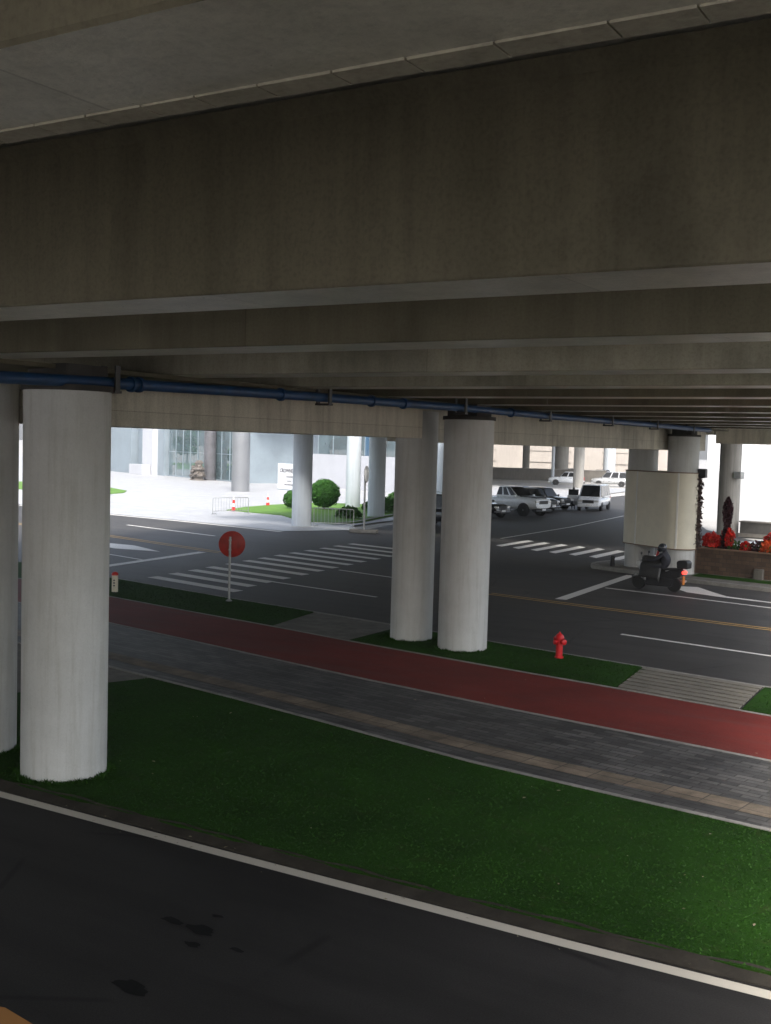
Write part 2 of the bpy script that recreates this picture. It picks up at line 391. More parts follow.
def band(name, lo, hi, xa, xb, m, z=ZS, skirt=.1, n=60, parent=None, zlo=None):
    """sheet between two lines; xa/xb = (x on lo, x on hi) of its ends"""
    b = MB(); L, H = [], []
    for i in range(n + 1):
        t = i / n
        x = xa[0] + (xb[0] - xa[0]) * t; L.append((x, lo(x)))
        x = xa[1] + (xb[1] - xa[1]) * t; H.append((x, hi(x)))
    zl_ = z if zlo is None else zlo
    lv = [b.bm.verts.new((x, y, zl_)) for x, y in L]; hv = [b.bm.verts.new((x, y, z)) for x, y in H]
    for i in range(n): b.bm.faces.new((lv[i], lv[i + 1], hv[i + 1], hv[i]))
    if skirt:
        lv2 = [b.bm.verts.new((x, y, zl_ - skirt)) for x, y in L]; hv2 = [b.bm.verts.new((x, y, z - skirt)) for x, y in H]
        for i in range(n):
            b.bm.faces.new((lv[i], lv2[i], lv2[i + 1], lv[i + 1])); b.bm.faces.new((hv[i], hv[i + 1], hv2[i + 1], hv2[i]))
        b.bm.faces.new((lv[0], hv[0], hv2[0], lv2[0])); b.bm.faces.new((lv[-1], lv2[-1], hv2[-1], hv[-1]))
    return b.build(name, m, parent, smooth=False)
def flat(name, poly, m, z): b = MB(); b.bm.faces.new([b.bm.verts.new((x, y, z)) for x, y in poly]); return b.build(name, m, smooth=False)
def grid_sheet(name, x0, x1, y0, y1, m, z):
    return flat(name, [(x0, y0), (x1, y0), (x1, y1), (x0, y1)], m, z)

struct(grid_sheet('ground', -700, 600, -500, 800, 'ground', -.06))
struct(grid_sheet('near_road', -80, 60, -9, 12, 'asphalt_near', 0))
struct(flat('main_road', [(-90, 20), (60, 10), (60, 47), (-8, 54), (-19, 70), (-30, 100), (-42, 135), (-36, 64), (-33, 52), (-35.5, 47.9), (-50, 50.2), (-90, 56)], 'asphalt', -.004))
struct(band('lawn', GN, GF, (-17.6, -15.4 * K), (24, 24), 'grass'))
struct(band('bare_soil_edge', lambda x: GN(x) - .13, lambda x: GN(x) + .05 + .05 * math.sin(x * 5.1) * math.sin(x * 2.3 + 1), (-60, -60), (24, 24), 'soil', ZS + .012, .02, 400, None, .012))
struct(band('concrete_apron', GN, GF, (-60, -39), (-17.63, -15.43 * K), 'concrete', ZS - .006))
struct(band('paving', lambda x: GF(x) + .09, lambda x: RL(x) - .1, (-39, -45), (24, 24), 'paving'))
struct(band('tactile_paving', T0, T1, (-39, -39), (24, 24), 'tan', ZS + .004, 0))
struct(band('lawn_edging', GF, lambda x: GF(x) + .087, (-39, -39), (24, 24), 'kerb', ZS + .012))
struct(band('path_edging', lambda x: RL(x) - .1, lambda x: RL(x) - .003, (-45, -45), (24, 24), 'kerb', ZS + .006))
struct(band('cycle_path', RL, RT, (-48, -50), (24, 24), 'red', ZS + .002))
struct(band('path_edging', lambda x: RT(x) + .003, lambda x: RT(x) + .1, (-50, -50), (24, 24), 'kerb', ZS + .01))
MG0, MG1 = (lambda x: RT(x) + .103), (lambda x: KB(x) - .133)
struct(band('verge_lawn', MG0, MG1, (-50, -52), (-17.4 * K, -17.9 * K), 'grass', ZS + .02))
struct(band('concrete_apron', MG0, MG1, (-17.4 * K + .003, -17.9 * K + .003), (-14.65 * K - .003, -14.7 * K - .003), 'concrete', ZS))
struct(band('verge_lawn', MG0, MG1, (-14.65 * K, -14.7 * K), (-7.5 * K - .05, -7.75 * K - .05), 'grass', ZS + .02))
struct(band('verge_lawn', MG0, MG1, (-5.0 * K + .05, -5.1 * K + .05), (24, 24), 'grass', ZS + .02))
struct(band('kerb', lambda x: KB(x) - .13, KB, (-52, -52), (24, 24), 'kerb', ZS + .012, .14))
# slatted ramp across the verge
ramp_o = thing('slatted_ramp', 'slatted grey ramp with dark gaps crossing the grass verge beside the red path', 'ramp', (0, 0, 0))
b = MB(); a0 = (-7.5 * K, -7.75 * K); a1 = (-5.0 * K, -5.1 * K)
band('base', MG0, MG1, (a0[0] - .04, a0[1] - .04), (a1[0] + .04, a1[1] + .04), 'blackp', ZS - .02, .06, 8, ramp_o)
NS = 7
for i in range(NS):
    u0, u1 = (i + .17) / NS, (i + .83) / NS
    lo = lambda x, u=u0: MG0(x) + (MG1(x) - MG0(x)) * u
    hi = lambda x, u=u1: MG0(x) + (MG1(x) - MG0(x)) * u
    q = lambda a, u: a[0] + (a[1] - a[0]) * u
    band('slat', lo, hi, (q(a0, u0), q(a0, u1)), (q(a1, u0), q(a1, u1)), 'plank', ZS + .03, .03, 6, ramp_o)
# blades of grass on the two lawns
def blades(name, lo, hi, x0, x1, n, h, z):
    b = MB()
    for i in range(n):
        x = random.uniform(x0, x1); y0, y1 = lo(x) + .02, hi(x) - .02
        y = random.uniform(y0, y1); a = random.uniform(0, 6.28); w = random.uniform(.006, .016); hh = h * random.uniform(.5, 1.4)
        dx, dy = math.cos(a) * w, math.sin(a) * w; lx, ly = random.gauss(0, .02), random.gauss(0, .02)
        b.tri((x - dx, y - dy, z), (x + dx, y + dy, z), (x + lx, y + ly, z + hh))
    return struct(b.build(name, 'blade', smooth=False), 'stuff')
blades('grass', GN, lambda x: min(GF(x), 99), -15.2, 2.5, 45000, .014, ZS)
blades('grass', MG0, MG1, -14.3, -7.45, 9000, .016, ZS + .02)
blades('grass', MG0, MG1, -28, -17.6, 9000, .016, ZS + .02)
blades('grass', MG0, MG1, -4.8, 2, 5000, .016, ZS + .02)

def tufts(cx, cy, r, z, n):
    b = MB()
    for i in range(n):
        a = random.uniform(0, 2 * PI); q = r + abs(random.gauss(0, .05)) + .005; x, y = cx + q * math.cos(a), cy + q * math.sin(a)
        hh = random.uniform(.02, .065) * (.5 + .5 * math.sin(a * 5 + cx) ** 2 + .2); w = random.uniform(.006, .014); t = random.uniform(0, 6.28)
        b.tri((x - math.cos(t) * w, y - math.sin(t) * w, z), (x + math.cos(t) * w, y + math.sin(t) * w, z), (x + random.gauss(0, .03), y + random.gauss(0, .03), z + hh))
    return struct(b.build('grass', 'blade', smooth=False), 'stuff')
for cx, cy, r, z in ((-11.82, 10.91, .588, ZS), (-13.75, 10.95, .588, ZS), (-11.79, 23.0, .575, ZS + .02), (-13.36, 23.33, .51, ZS + .02)): tufts(cx, cy, r, z, 1500)
b = MB()
for i in range(150):
    if i < 55: x = random.uniform(-14.5, 2); y = random.uniform(GN(x), GF(x)); z = ZS + .012
    elif i < 105: x = random.uniform(-20, 2); y = random.uniform(GF(x), RT(x)); z = ZS + .02
    else: x = random.uniform(-13, 2); y = GN(x) - random.uniform(.0, .5); z = .02
    b.leaf((x, y, z + .01), random.choice((.012, .016, .02, .02, .034)), (0, 0, 3))
struct(b.build('fallen_leaves', 'litter', smooth=False), 'stuff')

# ------------------------------------------------------------------ road markings
def strip(pts, w, name, m, z=.004):
    b = MB(); pts = [Vector((x, y, 0)) for x, y in pts]; L = []
    for i, p in enumerate(pts):
        d = (pts[min(i + 1, len(pts) - 1)] - pts[max(i - 1, 0)]).normalized(); nrm = Vector((-d.y, d.x, 0)) * w / 2
        L.append((b.bm.verts.new((p.x - nrm.x, p.y - nrm.y, z)), b.bm.verts.new((p.x + nrm.x, p.y + nrm.y, z))))
    for (a, c), (d, e) in zip(L, L[1:]): b.bm.faces.new((a, d, e, c))
    return struct(b.build(name, m, smooth=False))
strip([(x, y) for x, y in LN], .165, 'road_line', 'whiteline')
strip([(-14, 4.1), (-7.3, 6.05), (-4, 7.0)][:2] + [(-6.6, 5.95)], .2, 'road_line', 'orange')
zl = [(-26.7, 28.3), (-26.9, 29.55), (-27.1, 30.8), (-27.3, 32.0), (-27.5, 33.4), (-27.75, 34.75), (-27.95, 36.0), (-28.15, 37.35), (-28.35, 38.65), (-28.5, 40.0), (-28.65, 41.4), (-28.85, 42.8), (-28.95, 44.2)]
b = MB()
for i, (x, y) in enumerate(zl):
    L = 4.35 if i else 4.6
    d = Vector((1, -.2, 0)).normalized(); w = Vector((0, .5, 0))
    p = Vector((x, y, .004)); b.quad(p, p + d * L, p + d * L + w, p + w)
struct(b.build('zebra_crossing', 'white', smooth=False))
b = MB()
z2 = [(-23.6, 49.3), (-22.5, 48.85), (-21.4, 48.5), (-20.3, 48.1), (-19.2, 47.8), (-18.1, 47.5), (-17.0, 47.2), (-15.9, 46.9)]
for x, y in z2:
    b.quad((x, y, .004), (x + .5, y - .4, .004), (x + .38, y + 3.7, .004), (x - .12, y + 4.1, .004))
struct(b.build('zebra_crossing', 'white', smooth=False))
strip([(-30.05, 29.4), (-30.6, 33.0), (-31.1, 36.3)], .42, 'stop_line', 'white')
strip([(-55, 42.2), (-39.6, 39.2), (-30.5, 36.9)], .14, 'centre_line', 'yellow')
strip([(-55, 41.8), (-39.5, 38.8), (-30.4, 36.5)], .14, 'centre_line', 'yellow')
strip([(-15.9, 33.0), (-15.7, 32.95), (-12.1, 32.4), (-6.7, 31.75), (20, 27.6)], .12, 'centre_line', 'yellow')
strip([(-15.9, 32.7), (-15.7, 32.65), (-12.1, 32.1), (-6.7, 31.45), (20, 27.3)], .12, 'centre_line', 'yellow')
strip([(-43.5, 44.5), (-35.9, 42.8)], .18, 'lane_line', 'white')
strip([(-60, 51.2), (-50.4, 49.7), (-45.6, 49.2), (-41.9, 48.7), (-35.3, 47.5)], .3, 'road_line', 'white')
strip([(-23.9, 30.5), (-18.2, 29.55)], .15, 'lane_line', 'white', .008)
strip([(-23.2, 34.9), (-20.4, 34.3)], .15, 'lane_line', 'white', .008)
strip([(-33.4, 32.9), (-30.7, 32.25)], .15, 'lane_line', 'white')
strip([(-9.7, 28.0), (-5.8, 27.4), (20, 23.4)], .15, 'lane_line', 'white')
strip([(-13.5, 37.1), (-10.4, 36.6), (-7.7, 36.05), (20, 31.8)], .15, 'lane_line', 'white')
strip([(-13.55, 33.2), (-14.1, 41.6)], .38, 'stop_line', 'white')
strip([(-25.2, 53.2), (-25.9, 64.7), (-27.8, 80.7), (-30, 100)], .15, 'road_line', 'white')
def arrow(pts): return struct(flat('lane_arrow', pts, 'white', .004))
arrow([(-38.5, 36.2), (-35.1, 36.3), (-34.6, 36.1), (-32.4, 35.1), (-34.6, 34.7), (-38.5, 35.6)])
arrow([(-11.6, 39.5), (-11.0, 39.75), (-10.2, 38.7), (-9.5, 37.85), (-7.9, 37.45), (15, 34.0), (15, 33.85), (-8, 37.25), (-9.8, 37.6), (-10.9, 38.0), (-11.6, 38.9)])
for (x, y, r) in [(-7.35, 8.22, .10), (-6.98, 8.22, .13), (-6.83, 7.93, .07), (-6.42, 8.08, .06), (-6.72, 7.0, .15), (-7.05, 8.55, .05)]:
    n = 22; b = MB()
    ph = random.uniform(0, 6)
    b.bm.faces.new([b.bm.verts.new((x + r * 1.3 * (1 + .22 * math.sin(3 * t + ph) + .15 * math.sin(7 * t)) * math.cos(t), y + r * .62 * (1 + .25 * math.sin(2 * t + ph)) * math.sin(t), .004)) for t in [2 * PI * k / n for k in range(n)]])
    struct(b.build('damp_stain', 'wet', smooth=False))

# plaza, far lawns, island
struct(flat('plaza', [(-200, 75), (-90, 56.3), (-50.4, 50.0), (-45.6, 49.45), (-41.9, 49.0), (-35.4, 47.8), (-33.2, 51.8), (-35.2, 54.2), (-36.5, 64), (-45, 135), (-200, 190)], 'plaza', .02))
def lawn_blob(pts): return struct(MB().prism(pts, .0, .07).build('far_lawn', 'lawnfar', smooth=False))
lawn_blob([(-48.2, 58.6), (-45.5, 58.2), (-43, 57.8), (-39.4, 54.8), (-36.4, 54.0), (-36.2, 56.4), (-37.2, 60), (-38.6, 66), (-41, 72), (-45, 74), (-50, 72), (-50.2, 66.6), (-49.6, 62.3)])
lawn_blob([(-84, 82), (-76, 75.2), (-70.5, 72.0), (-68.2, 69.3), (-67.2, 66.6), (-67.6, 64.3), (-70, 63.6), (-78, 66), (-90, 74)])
strip([(-36.1, 53.8), (-36.2, 56.4), (-37.3, 60), (-38.8, 66)], .3, 'kerb', 'kerb', .12)
isl = []
for k in range(13):
    t = R(60 + 160 * k / 12); isl.append((-14.7 + 1.9 * math.cos(t) , 44.3 + 2.3 * math.sin(t)))
isl = isl + [(-13.2, 41.7), (-11.7, 40.9), (-8.5, 40.2), (25, 35.6), (25, 41), (-9, 46.3), (-13.4, 46.5)]
struct(MB().prism(isl, -.02, .13).build('traffic_island', 'kerb', smooth=False))
cx_, cy_ = -12.6, 43.5
struct(flat('island_paving', [(x + .22 * (1 if x < cx_ else -1) * (0 if abs(x) < 8 else 1), y + (.25 if y < cy_ else -.25)) for x, y in isl], 'concrete', .134))
struct(flat('verge_lawn', [(-11.9, 41.9), (-8.5, 41.3), (25, 36.8), (25, 37.9), (-8.5, 42.4), (-11.9, 43.1)], 'grass', .138))

# ------------------------------------------------------------------ viaduct
via = thing('viaduct', 'dark concrete viaduct deck overhead with deep parallel girders and cap beams', 'viaduct', (0, 0, 0))
X0, X1 = -36., 2.6  # unseen deck ends, placed for the daylight they let in
def xr(y): return X1 - .19 * max(0., y)     # unseen right-hand deck edge, skewed so light reaches the far pillars
YB = -13.     # near edge of the deck, behind the viewpoint
ZB, ZT = 5.75, 6.81
far_edges = [-9.4, -5.4, -1.4, 2.51, 6.45, 9.72, 13.5, 16.6, 19.8, 23.3, 26.7, 30.1, 33.5, 36.9, 40.3, 43.7]
for i, e in enumerate(far_edges):
    b = MB(); w = .62 if i == 3 else .72
    y0, y1 = e - w, e
    sec = [(y0, ZB + .012), (y0 + .012, ZB), (y1 - .012, ZB), (y1, ZB + .012), (y1, ZT), (y1 + .09, ZT + .09), (y0 - .09, ZT + .09), (y0, ZT)]
    lo = [b.bm.verts.new((X0, y, z)) for y, z in sec]; hi = [b.bm.verts.new((xr(y), y, z)) for y, z in sec]
    for k in range(len(sec)): b.bm.faces.new((lo[k], lo[(k + 1) % 8], hi[(k + 1) % 8], hi[k]))
    b.bm.faces.new(lo[::-1]); b.bm.faces.new(hi)
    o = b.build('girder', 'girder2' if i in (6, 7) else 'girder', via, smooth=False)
    o.data.materials.append(M['lit_formwork'])
    for k in (1, 2): o.data.polygons[k].material_index = 1  # undersides take the paler colour with bounce light in it
# slab soffit between girders and the joint strip of short planks
MB().prism([(X0, YB), (X1, YB), (X1, 0), (xr(46.), 46.), (X0, 46.)], 6.95, 7.25).build('deck_slab', 'slab', via, smooth=False)
# jointed strip of short formwork boards left along one soffit edge
e = 2.51; x = X0 + .02
b = MB()
while x < xr(e) - .5:
    l = random.choice((.2, .24, .28, .22)); b.box((x + l / 2, e - .058 + random.uniform(-.003, .003), ZB - .003), (l - .006, .10, .008 + random.uniform(-.002, .002))); x += l
b.build('board_strip', 'girder2', via, smooth=False)
# piers' cross beam and the deep cap beams
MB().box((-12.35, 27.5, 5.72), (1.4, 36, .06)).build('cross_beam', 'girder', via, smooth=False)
MB().box((-13.1, 16.85, 5.32), (1.0, 10.8, .74)).build('cap_beam', 'beam', via, smooth=False, bevel=.015)
MB().box((-13.75, 33.7, 5.28), (1.0, 20.6, .82)).build('cap_beam', 'beam', via, smooth=False, bevel=.015)
MB().box((-12.98, 44.65, 5.28), (1.0, 1.2, .8)).build('cap_beam', 'beam', via, smooth=False, bevel=.015)
MB().box((-8.7, 46.1, 5.55), (7.0, .8, .7)).build('edge_beam', 'beam', via, smooth=False, bevel=.015)
MB().box((-24.0, 46.1, 5.9), (23.4, .8, .7)).build('edge_beam', 'beam', via, smooth=False, bevel=.015)
for yy in (YB, 46.2): MB().box(((X0 + xr(yy)) / 2, yy, 7.7), (xr(yy) - X0, .3, .9)).build('parapet', 'beam', via, smooth=False)
# second deck beside it, over the parked cars
via2 = thing('viaduct', 'second concrete viaduct deck behind the first, sheltering the parked cars', 'viaduct', (0, 0, 0))
def xr2(y): return -11.5 - max(0, y - 62) * .75  # unseen right edge, slanted back to keep its shadow off the ground
MB().prism([(-40.5, 48), (-11.5, 48), (-11.5, 62), (xr2(96), 96), (-40.5, 96)], 7.0, 7.4).build('deck_slab', 'slab', via2, smooth=False)
for i in range(13):
    yy = 49 + i * 3.7
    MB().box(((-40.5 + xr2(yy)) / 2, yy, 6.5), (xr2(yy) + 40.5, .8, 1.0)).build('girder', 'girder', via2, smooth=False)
for yy in (48.1, 95.9): MB().box(((-40.5 + xr2(yy)) / 2, yy, 7.8), (xr2(yy) + 40.5, .3, .8)).build('parapet', 'beam', via2, smooth=False)

def pillar(label, x, y, r, top, m, ring=True, sidebevel=0):
    b = MB(); n = 48; prof = []
    for z in (-.1, top / 2, top): prof.append((r, z))
    b.lathe(prof, (0, 0, 0), n)
    o = b.build('pillar', m, None, ang=60); o.location = (x, y, 0); tag(o, label, 'pillar', 'round pillars under the viaducts')
    if ring:
        c = MB().lathe([(r + .035, top - .05), (r + .035, top + .03)], (0, 0, 0), n).build('cap_ring', 'darkwall', o)
        MB().box((0, 0, top + .17), (.75, .75, .28)).build('bearing_pad', 'darkwall', o, smooth=False)
    return o
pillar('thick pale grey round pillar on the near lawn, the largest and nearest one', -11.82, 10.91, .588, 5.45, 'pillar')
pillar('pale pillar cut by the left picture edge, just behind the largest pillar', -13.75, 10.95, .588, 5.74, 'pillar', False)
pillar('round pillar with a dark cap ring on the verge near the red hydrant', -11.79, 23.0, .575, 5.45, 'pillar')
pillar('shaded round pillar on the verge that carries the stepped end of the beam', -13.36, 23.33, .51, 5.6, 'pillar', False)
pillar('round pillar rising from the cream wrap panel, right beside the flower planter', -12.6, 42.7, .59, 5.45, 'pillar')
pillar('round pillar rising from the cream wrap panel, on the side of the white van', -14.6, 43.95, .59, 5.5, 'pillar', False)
pillar('bluish white pillar standing in front of the hotel name board', -36.95, 51.6, .56, 6.0, 'pillarw', False)
pillar('bluish white pillar rising from the lawn just right of the clipped round bush', -45.0, 69.3, .54, 6.0, 'pillarw', False)
pillar('bluish white pillar standing behind the round sign seen edge-on', -38.3, 61.8, .56, 6.0, 'pillarw', False)
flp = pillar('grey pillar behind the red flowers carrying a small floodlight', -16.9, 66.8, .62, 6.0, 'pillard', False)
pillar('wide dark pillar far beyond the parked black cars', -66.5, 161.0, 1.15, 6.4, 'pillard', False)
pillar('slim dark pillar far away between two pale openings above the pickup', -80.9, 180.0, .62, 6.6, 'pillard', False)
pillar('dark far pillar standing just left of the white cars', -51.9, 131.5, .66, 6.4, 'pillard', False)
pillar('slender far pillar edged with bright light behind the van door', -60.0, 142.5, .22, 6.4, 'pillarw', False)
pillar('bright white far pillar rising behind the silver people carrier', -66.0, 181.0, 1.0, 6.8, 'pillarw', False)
pillar('pale pillar seen through the slit between the two middle pillars', -41.9, 77.4, .45, 6.0, 'pillarw', False)

# blue pipe
pp = thing('water_pipe', 'long blue pipe hung under the girders along the row of pillars', 'pipe', (-11.45, 0, 0))
ys = [3, 9.4, 11.2, 14.3, 16.3, 21.8, 27.3, 34, 42]; zs = [5.43, 5.50, 5.54, 5.58, 5.60, 5.64, 5.63, 5.65, 5.65]
MB().tube([(0, y, z) for y, z in zip(ys, zs)], .08, 16).build('pipe', 'pipe', pp)
fz = f_of(list(zip(ys, zs)))
for y in (6.3, 11.35, 16.6, 21.9, 26.6, 31.2, 35.4, 39.5):
    z = fz(y); b = MB()
    b.box((.13, y, z + .06), (.03, .09, .36)); b.box((-.13, y, z + .06), (.03, .09, .36)); b.box((0, y, z - .125), (.3, .14, .035))
    b.build('hanger', 'dsteel', pp, smooth=False, bevel=.004)
for y in (11.75, 11.9, 15.3, 18.2, 19.4, 24.5):
    z = fz(y); MB().lathe([(.11, -.03), (.11, .03)], (0, y, z), 16, Matrix.Rotation(R(90), 4, 'X')).build('collar', 'pipe', pp)

# ------------------------------------------------------------------ near street furniture
def disc(c, r, t, axis, name, m, parent, n=40):
    """thin round plate facing axis"""
    q = Vector(axis).to_track_quat('Z', 'Y').to_matrix().to_4x4()
    return MB().lathe([(r - .008, -t / 2), (r, -t / 2 + .004), (r, t / 2 - .004), (r - .008, t / 2)], c, n, q).build(name, m, parent)
sg = thing('round_sign', 'red round sign disc on a thin grey post on the grass verge', 'road sign', (-20.63, 25.28, ZS + .02))
MB().tube([(0, 0, -.1), (0, 0, 1.88)], .035, 14).build('post', 'steel', sg)
MB().lathe([(.09, 0), (.09, .02), (.04, .05)], (0, 0, 0), 16).build('base_collar', 'steel', sg)
va = Vector((.63, -.78, 0))
disc(Vector((.03, .05, 1.66)) - va * .05, .385, .02, va, 'disc', 'signred', sg)
for z in (1.5, 1.78): MB().box((0, 0, z), (.10, .09, .035), math.atan2(va.y, va.x)).build('clamp', 'steel', sg, smooth=False)

hy = thing('fire_hydrant', 'small bright red fire hydrant standing on the grass verge', 'hydrant', (-9.52, 23.36, ZS + .02), R(-31))
MB().lathe([(.10, -.02), (.10, .03), (.078, .035), (.075, .33), (.09, .34), (.09, .37), (.08, .38), (.082, .44)], (0, 0, 0), 24).build('barrel', 'hydrant', hy)
MB().lathe([(.1, .44), (.105, .455), (.1, .47), (.085, .51), (.05, .545), (.024, .555), (.022, .585), (.012, .592)], (0, 0, 0), 24).build('bonnet', 'hydrant', hy)
X90 = Matrix.Rotation(R(90), 4, 'Y')
b = MB().lathe([(.04, .05), (.04, .13), (.062, .135), (.066, .18), (.05, .195), (.02, .2)], (0, 0, .38), 20, X90); b.build('outlet_cap', 'hydrant', hy)
b = MB().lathe([(.035, .05), (.035, .12), (.05, .125), (.05, .16), (.02, .17)], (0, 0, .42), 18, Matrix.Rotation(R(-90), 4, 'Y')); b.build('outlet_cap', 'hydrant', hy)
b = MB().lathe([(.04, .05), (.04, .1), (.055, .105), (.055, .14), (.02, .15)], (0, 0, .36), 18, Matrix.Rotation(R(90), 4, 'X')); b.build('outlet_cap', 'hydrant', hy)

bo = thing('bollard', 'short pale marker post with a red cap at the verge kerb', 'bollard', (-24.4, 24.47, ZS + .02))
MB().lathe([(.095, 0), (.095, .5), (.08, .51)], (0, 0, 0), 20).build('post', M['cream'], bo)
MB().lathe([(.1, .505), (.1, .56), (.06, .6), (.02, .61)], (0, 0, 0), 20).build('cap', 'redp', bo)
for z in (.2, .28, .36): MB().box((.045, -.075, z), (.05, .05, .035), R(-60)).build('marking', 'ink', bo, smooth=False)

s2 = thing('round_sign', 'round white sign seen nearly edge-on atop a grey post before pillars', 'road sign', (-32.1, 50.6, .0))
MB().tube([(0, 0, 0), (0, 0, 3.45)], .055, 14).build('post', 'steel', s2)
MB().box((0, 0, .09), (1.5, .55, .18), R(20)).build('base', 'kerb', s2, smooth=False, bevel=.02)
va2 = Vector((.98, .2, 0)); va2 = Vector((.95, .31, 0)).normalized()
disc((.09, 0, 3.15), .45, .03, va2, 'disc', 'whitep', s2)
disc((.06, -.01, 3.15), .455, .012, va2, 'rim', 'dsteel', s2)

# ------------------------------------------------------------------ hotel front
HT = math.atan2(-10.1, 23.7)
hotel = thing('hotel', 'glass fronted hotel entrance with white portal and grey round column', 'hotel', (-96.6, 105.9, 0.02), HT)
HH = 9.0
MB().box((10.4, 5, HH / 2), (20.8, 9.6, HH)).build('lobby_core', 'stoneg', hotel, smooth=False)
def gpanel(x0, x1, mt='glassA', y=0., z0=.15, z1=HH - .2, name='window', par=hotel):
    w = MB().box(((x0 + x1) / 2, y, (z0 + z1) / 2), (x1 - x0 - .06, .05, z1 - z0)).build(name, mt, par, smooth=False)
    b = MB()
    b.box(((x0 + x1) / 2, y - .03, z0 - .07), (x1 - x0, .16, .14)); b.box((x0, y - .03, (z0 + z1) / 2), (.06, .14, z1 - z0)); b.box(((x0 + x1) / 2, y - .02, z0 + 2.95), (x1 - x0 - .06, .06, .05))
    b.build('frame', 'stoneg', w, smooth=False); return w
for i in range(10): gpanel(.2 + i * 2.05, .2 + (i + 1) * 2.05)
MB().box((-1.0, .4, HH / 2), (1.95, 2.0, HH)).build('pier', 'stoneg', hotel, smooth=False)
MB().box((-3.6, .0, HH / 2), (3.2, 2.6, HH)).build('portal', 'stonew', hotel, smooth=False)
MB().box((-7.2, .8, HH / 2), (3.9, 2.0, HH)).build('portal_recess', 'stoneg', hotel, smooth=False)
MB().box((-4.6, -1.9, .65), (4.2, 1.1, 1.3)).build('reception_block', 'stonew', hotel, smooth=False, bevel=.02)
MB().box((-13.0, .2, HH / 2), (7.4, 2.6, HH)).build('side_wall', 'stoneg', hotel, smooth=False)
MB().lathe([(.7, 0), (.7, HH)], (13.0, -.75, 0), 32).build('lobby_column', 'stoned', hotel)
scu = thing('sculpture', 'brown rough carved wooden sculpture standing at the hotel glass', 'sculpture', (-85.6, 98.6, .02), HT)
for px_, r_x, h_ in ((-.6, .6, 1.7), (.55, .8, 2.3)):
    b = MB().lathe([(r_x * (.8 + .22 * math.sin(k * 2.3 + h_)) * (1 - .55 * (k / 9) ** 3), h_ * k / 9) for k in range(10)], (px_, 0, 0), 14)
    for v in b.bm.verts: v.co += Vector((random.gauss(0, .07), random.gauss(0, .07), 0))
    b.build('trunk', 'wood', scu, smooth=False)
colh = tag(MB().lathe([(.84, 0), (.84, 1.2), (.83, 1.21), (.84, 1.22), (.84, 3.6), (.83, 3.61), (.84, 3.62), (.84, 9)], (0, 0, 0), 40).build('entrance_column', M['stoned'] if False else mat_plain('grey_metal_cladding', (.21, .22, .235), .38, .3, .08, 1.), None), 'smooth grey metal clad column standing before the hotel glass', 'column')
colh.location = (-65.5, 81.6, .02)
MB().box((6.5, 4.5, HH + .3), (37, 10, .6)).build('roof', 'stonew', hotel, smooth=False)
# right wing: lower white wall and blue glass
wing = thing('hotel_wing', 'white walled hotel wing with blue glass behind the clipped bush', 'building', (-72.3, 96.0, .02), HT)
MB().box((9.5, 4.4, 1.75), (21, .5, 3.5)).build('wall', 'stonew', wing, smooth=False)
MB().box((10.9, 6.6, HH / 2), (21, 3, HH)).build('back_wall', 'stoneg', wing, smooth=False)
for i in range(7):
    gpanel(.6 + i * 3.0, .6 + (i + 1) * 3.0, 'glassB' if i in (3, 5, 6) else 'glassA', 5.0, .15, HH - .2, 'window', wing)
MB().box((20, 3.6, 1.6), (1.4, .6, 3.2)).build('pier', 'wallgrey', wing, smooth=False)
MB().box((21.9, 4.6, HH / 2), (.5, .8, HH)).build('pier', M['wood'], wing, smooth=False)

# name board
sb = thing('name_board', 'white hotel name board with dark lettering on the forecourt', 'sign board', (-64.2, 87.9, .02), R(-23))
MB().box((0, 0, 1.33), (4.9, .35, 2.5)).build('board', 'whitep', sb, smooth=False, bevel=.015)
MB().box((0, 0, .04), (4.7, .5, .1)).build('plinth', 'stoneg', sb, smooth=False)
def text(body, x, z, size, m, parent, y=-.185, name='lettering', align='LEFT'):
    cu = bpy.data.curves.new(name, 'FONT'); cu.body = body; cu.size = size; cu.extrude = .012; cu.offset = .004; cu.align_x = align
    t = bpy.data.objects.new(name, cu); COL.objects.link(t)
    dg = bpy.context.evaluated_depsgraph_get(); me = bpy.data.meshes.new_from_object(t.evaluated_get(dg)); me.name = name
    bpy.data.objects.remove(t); o = bpy.data.objects.new(name, me); COL.objects.link(o)
    me.materials.clear(); me.materials.append(M[m]); o.parent = parent; o.location = (x, y, z); o.rotation_euler = (R(90), 0, 0)
    return o
text('CROWNE', -2.03, 1.72, .56, 'ink', sb)
def glyphs(x0, z, n, s, m='ink'):
    b = MB()
    for i in range(n):
        x = x0 + i * s * 1.1
        for k in range(3): b.box((x + s * .45, -.182, z + s * (.12 + .36 * k)), (s * random.uniform(.5, .85), .012, s * .13))
        for k in range(2): b.box((x + s * (.2 + .5 * k), -.183, z + s * .47), (s * .13, .014, s * random.uniform(.5, .85)))
    return b.build('lettering', m, sb, smooth=False)
glyphs(-.75, 1.22, 6, .20); glyphs(-.62, .84, 6, .13); glyphs(-1.1, .46, 8, .18)

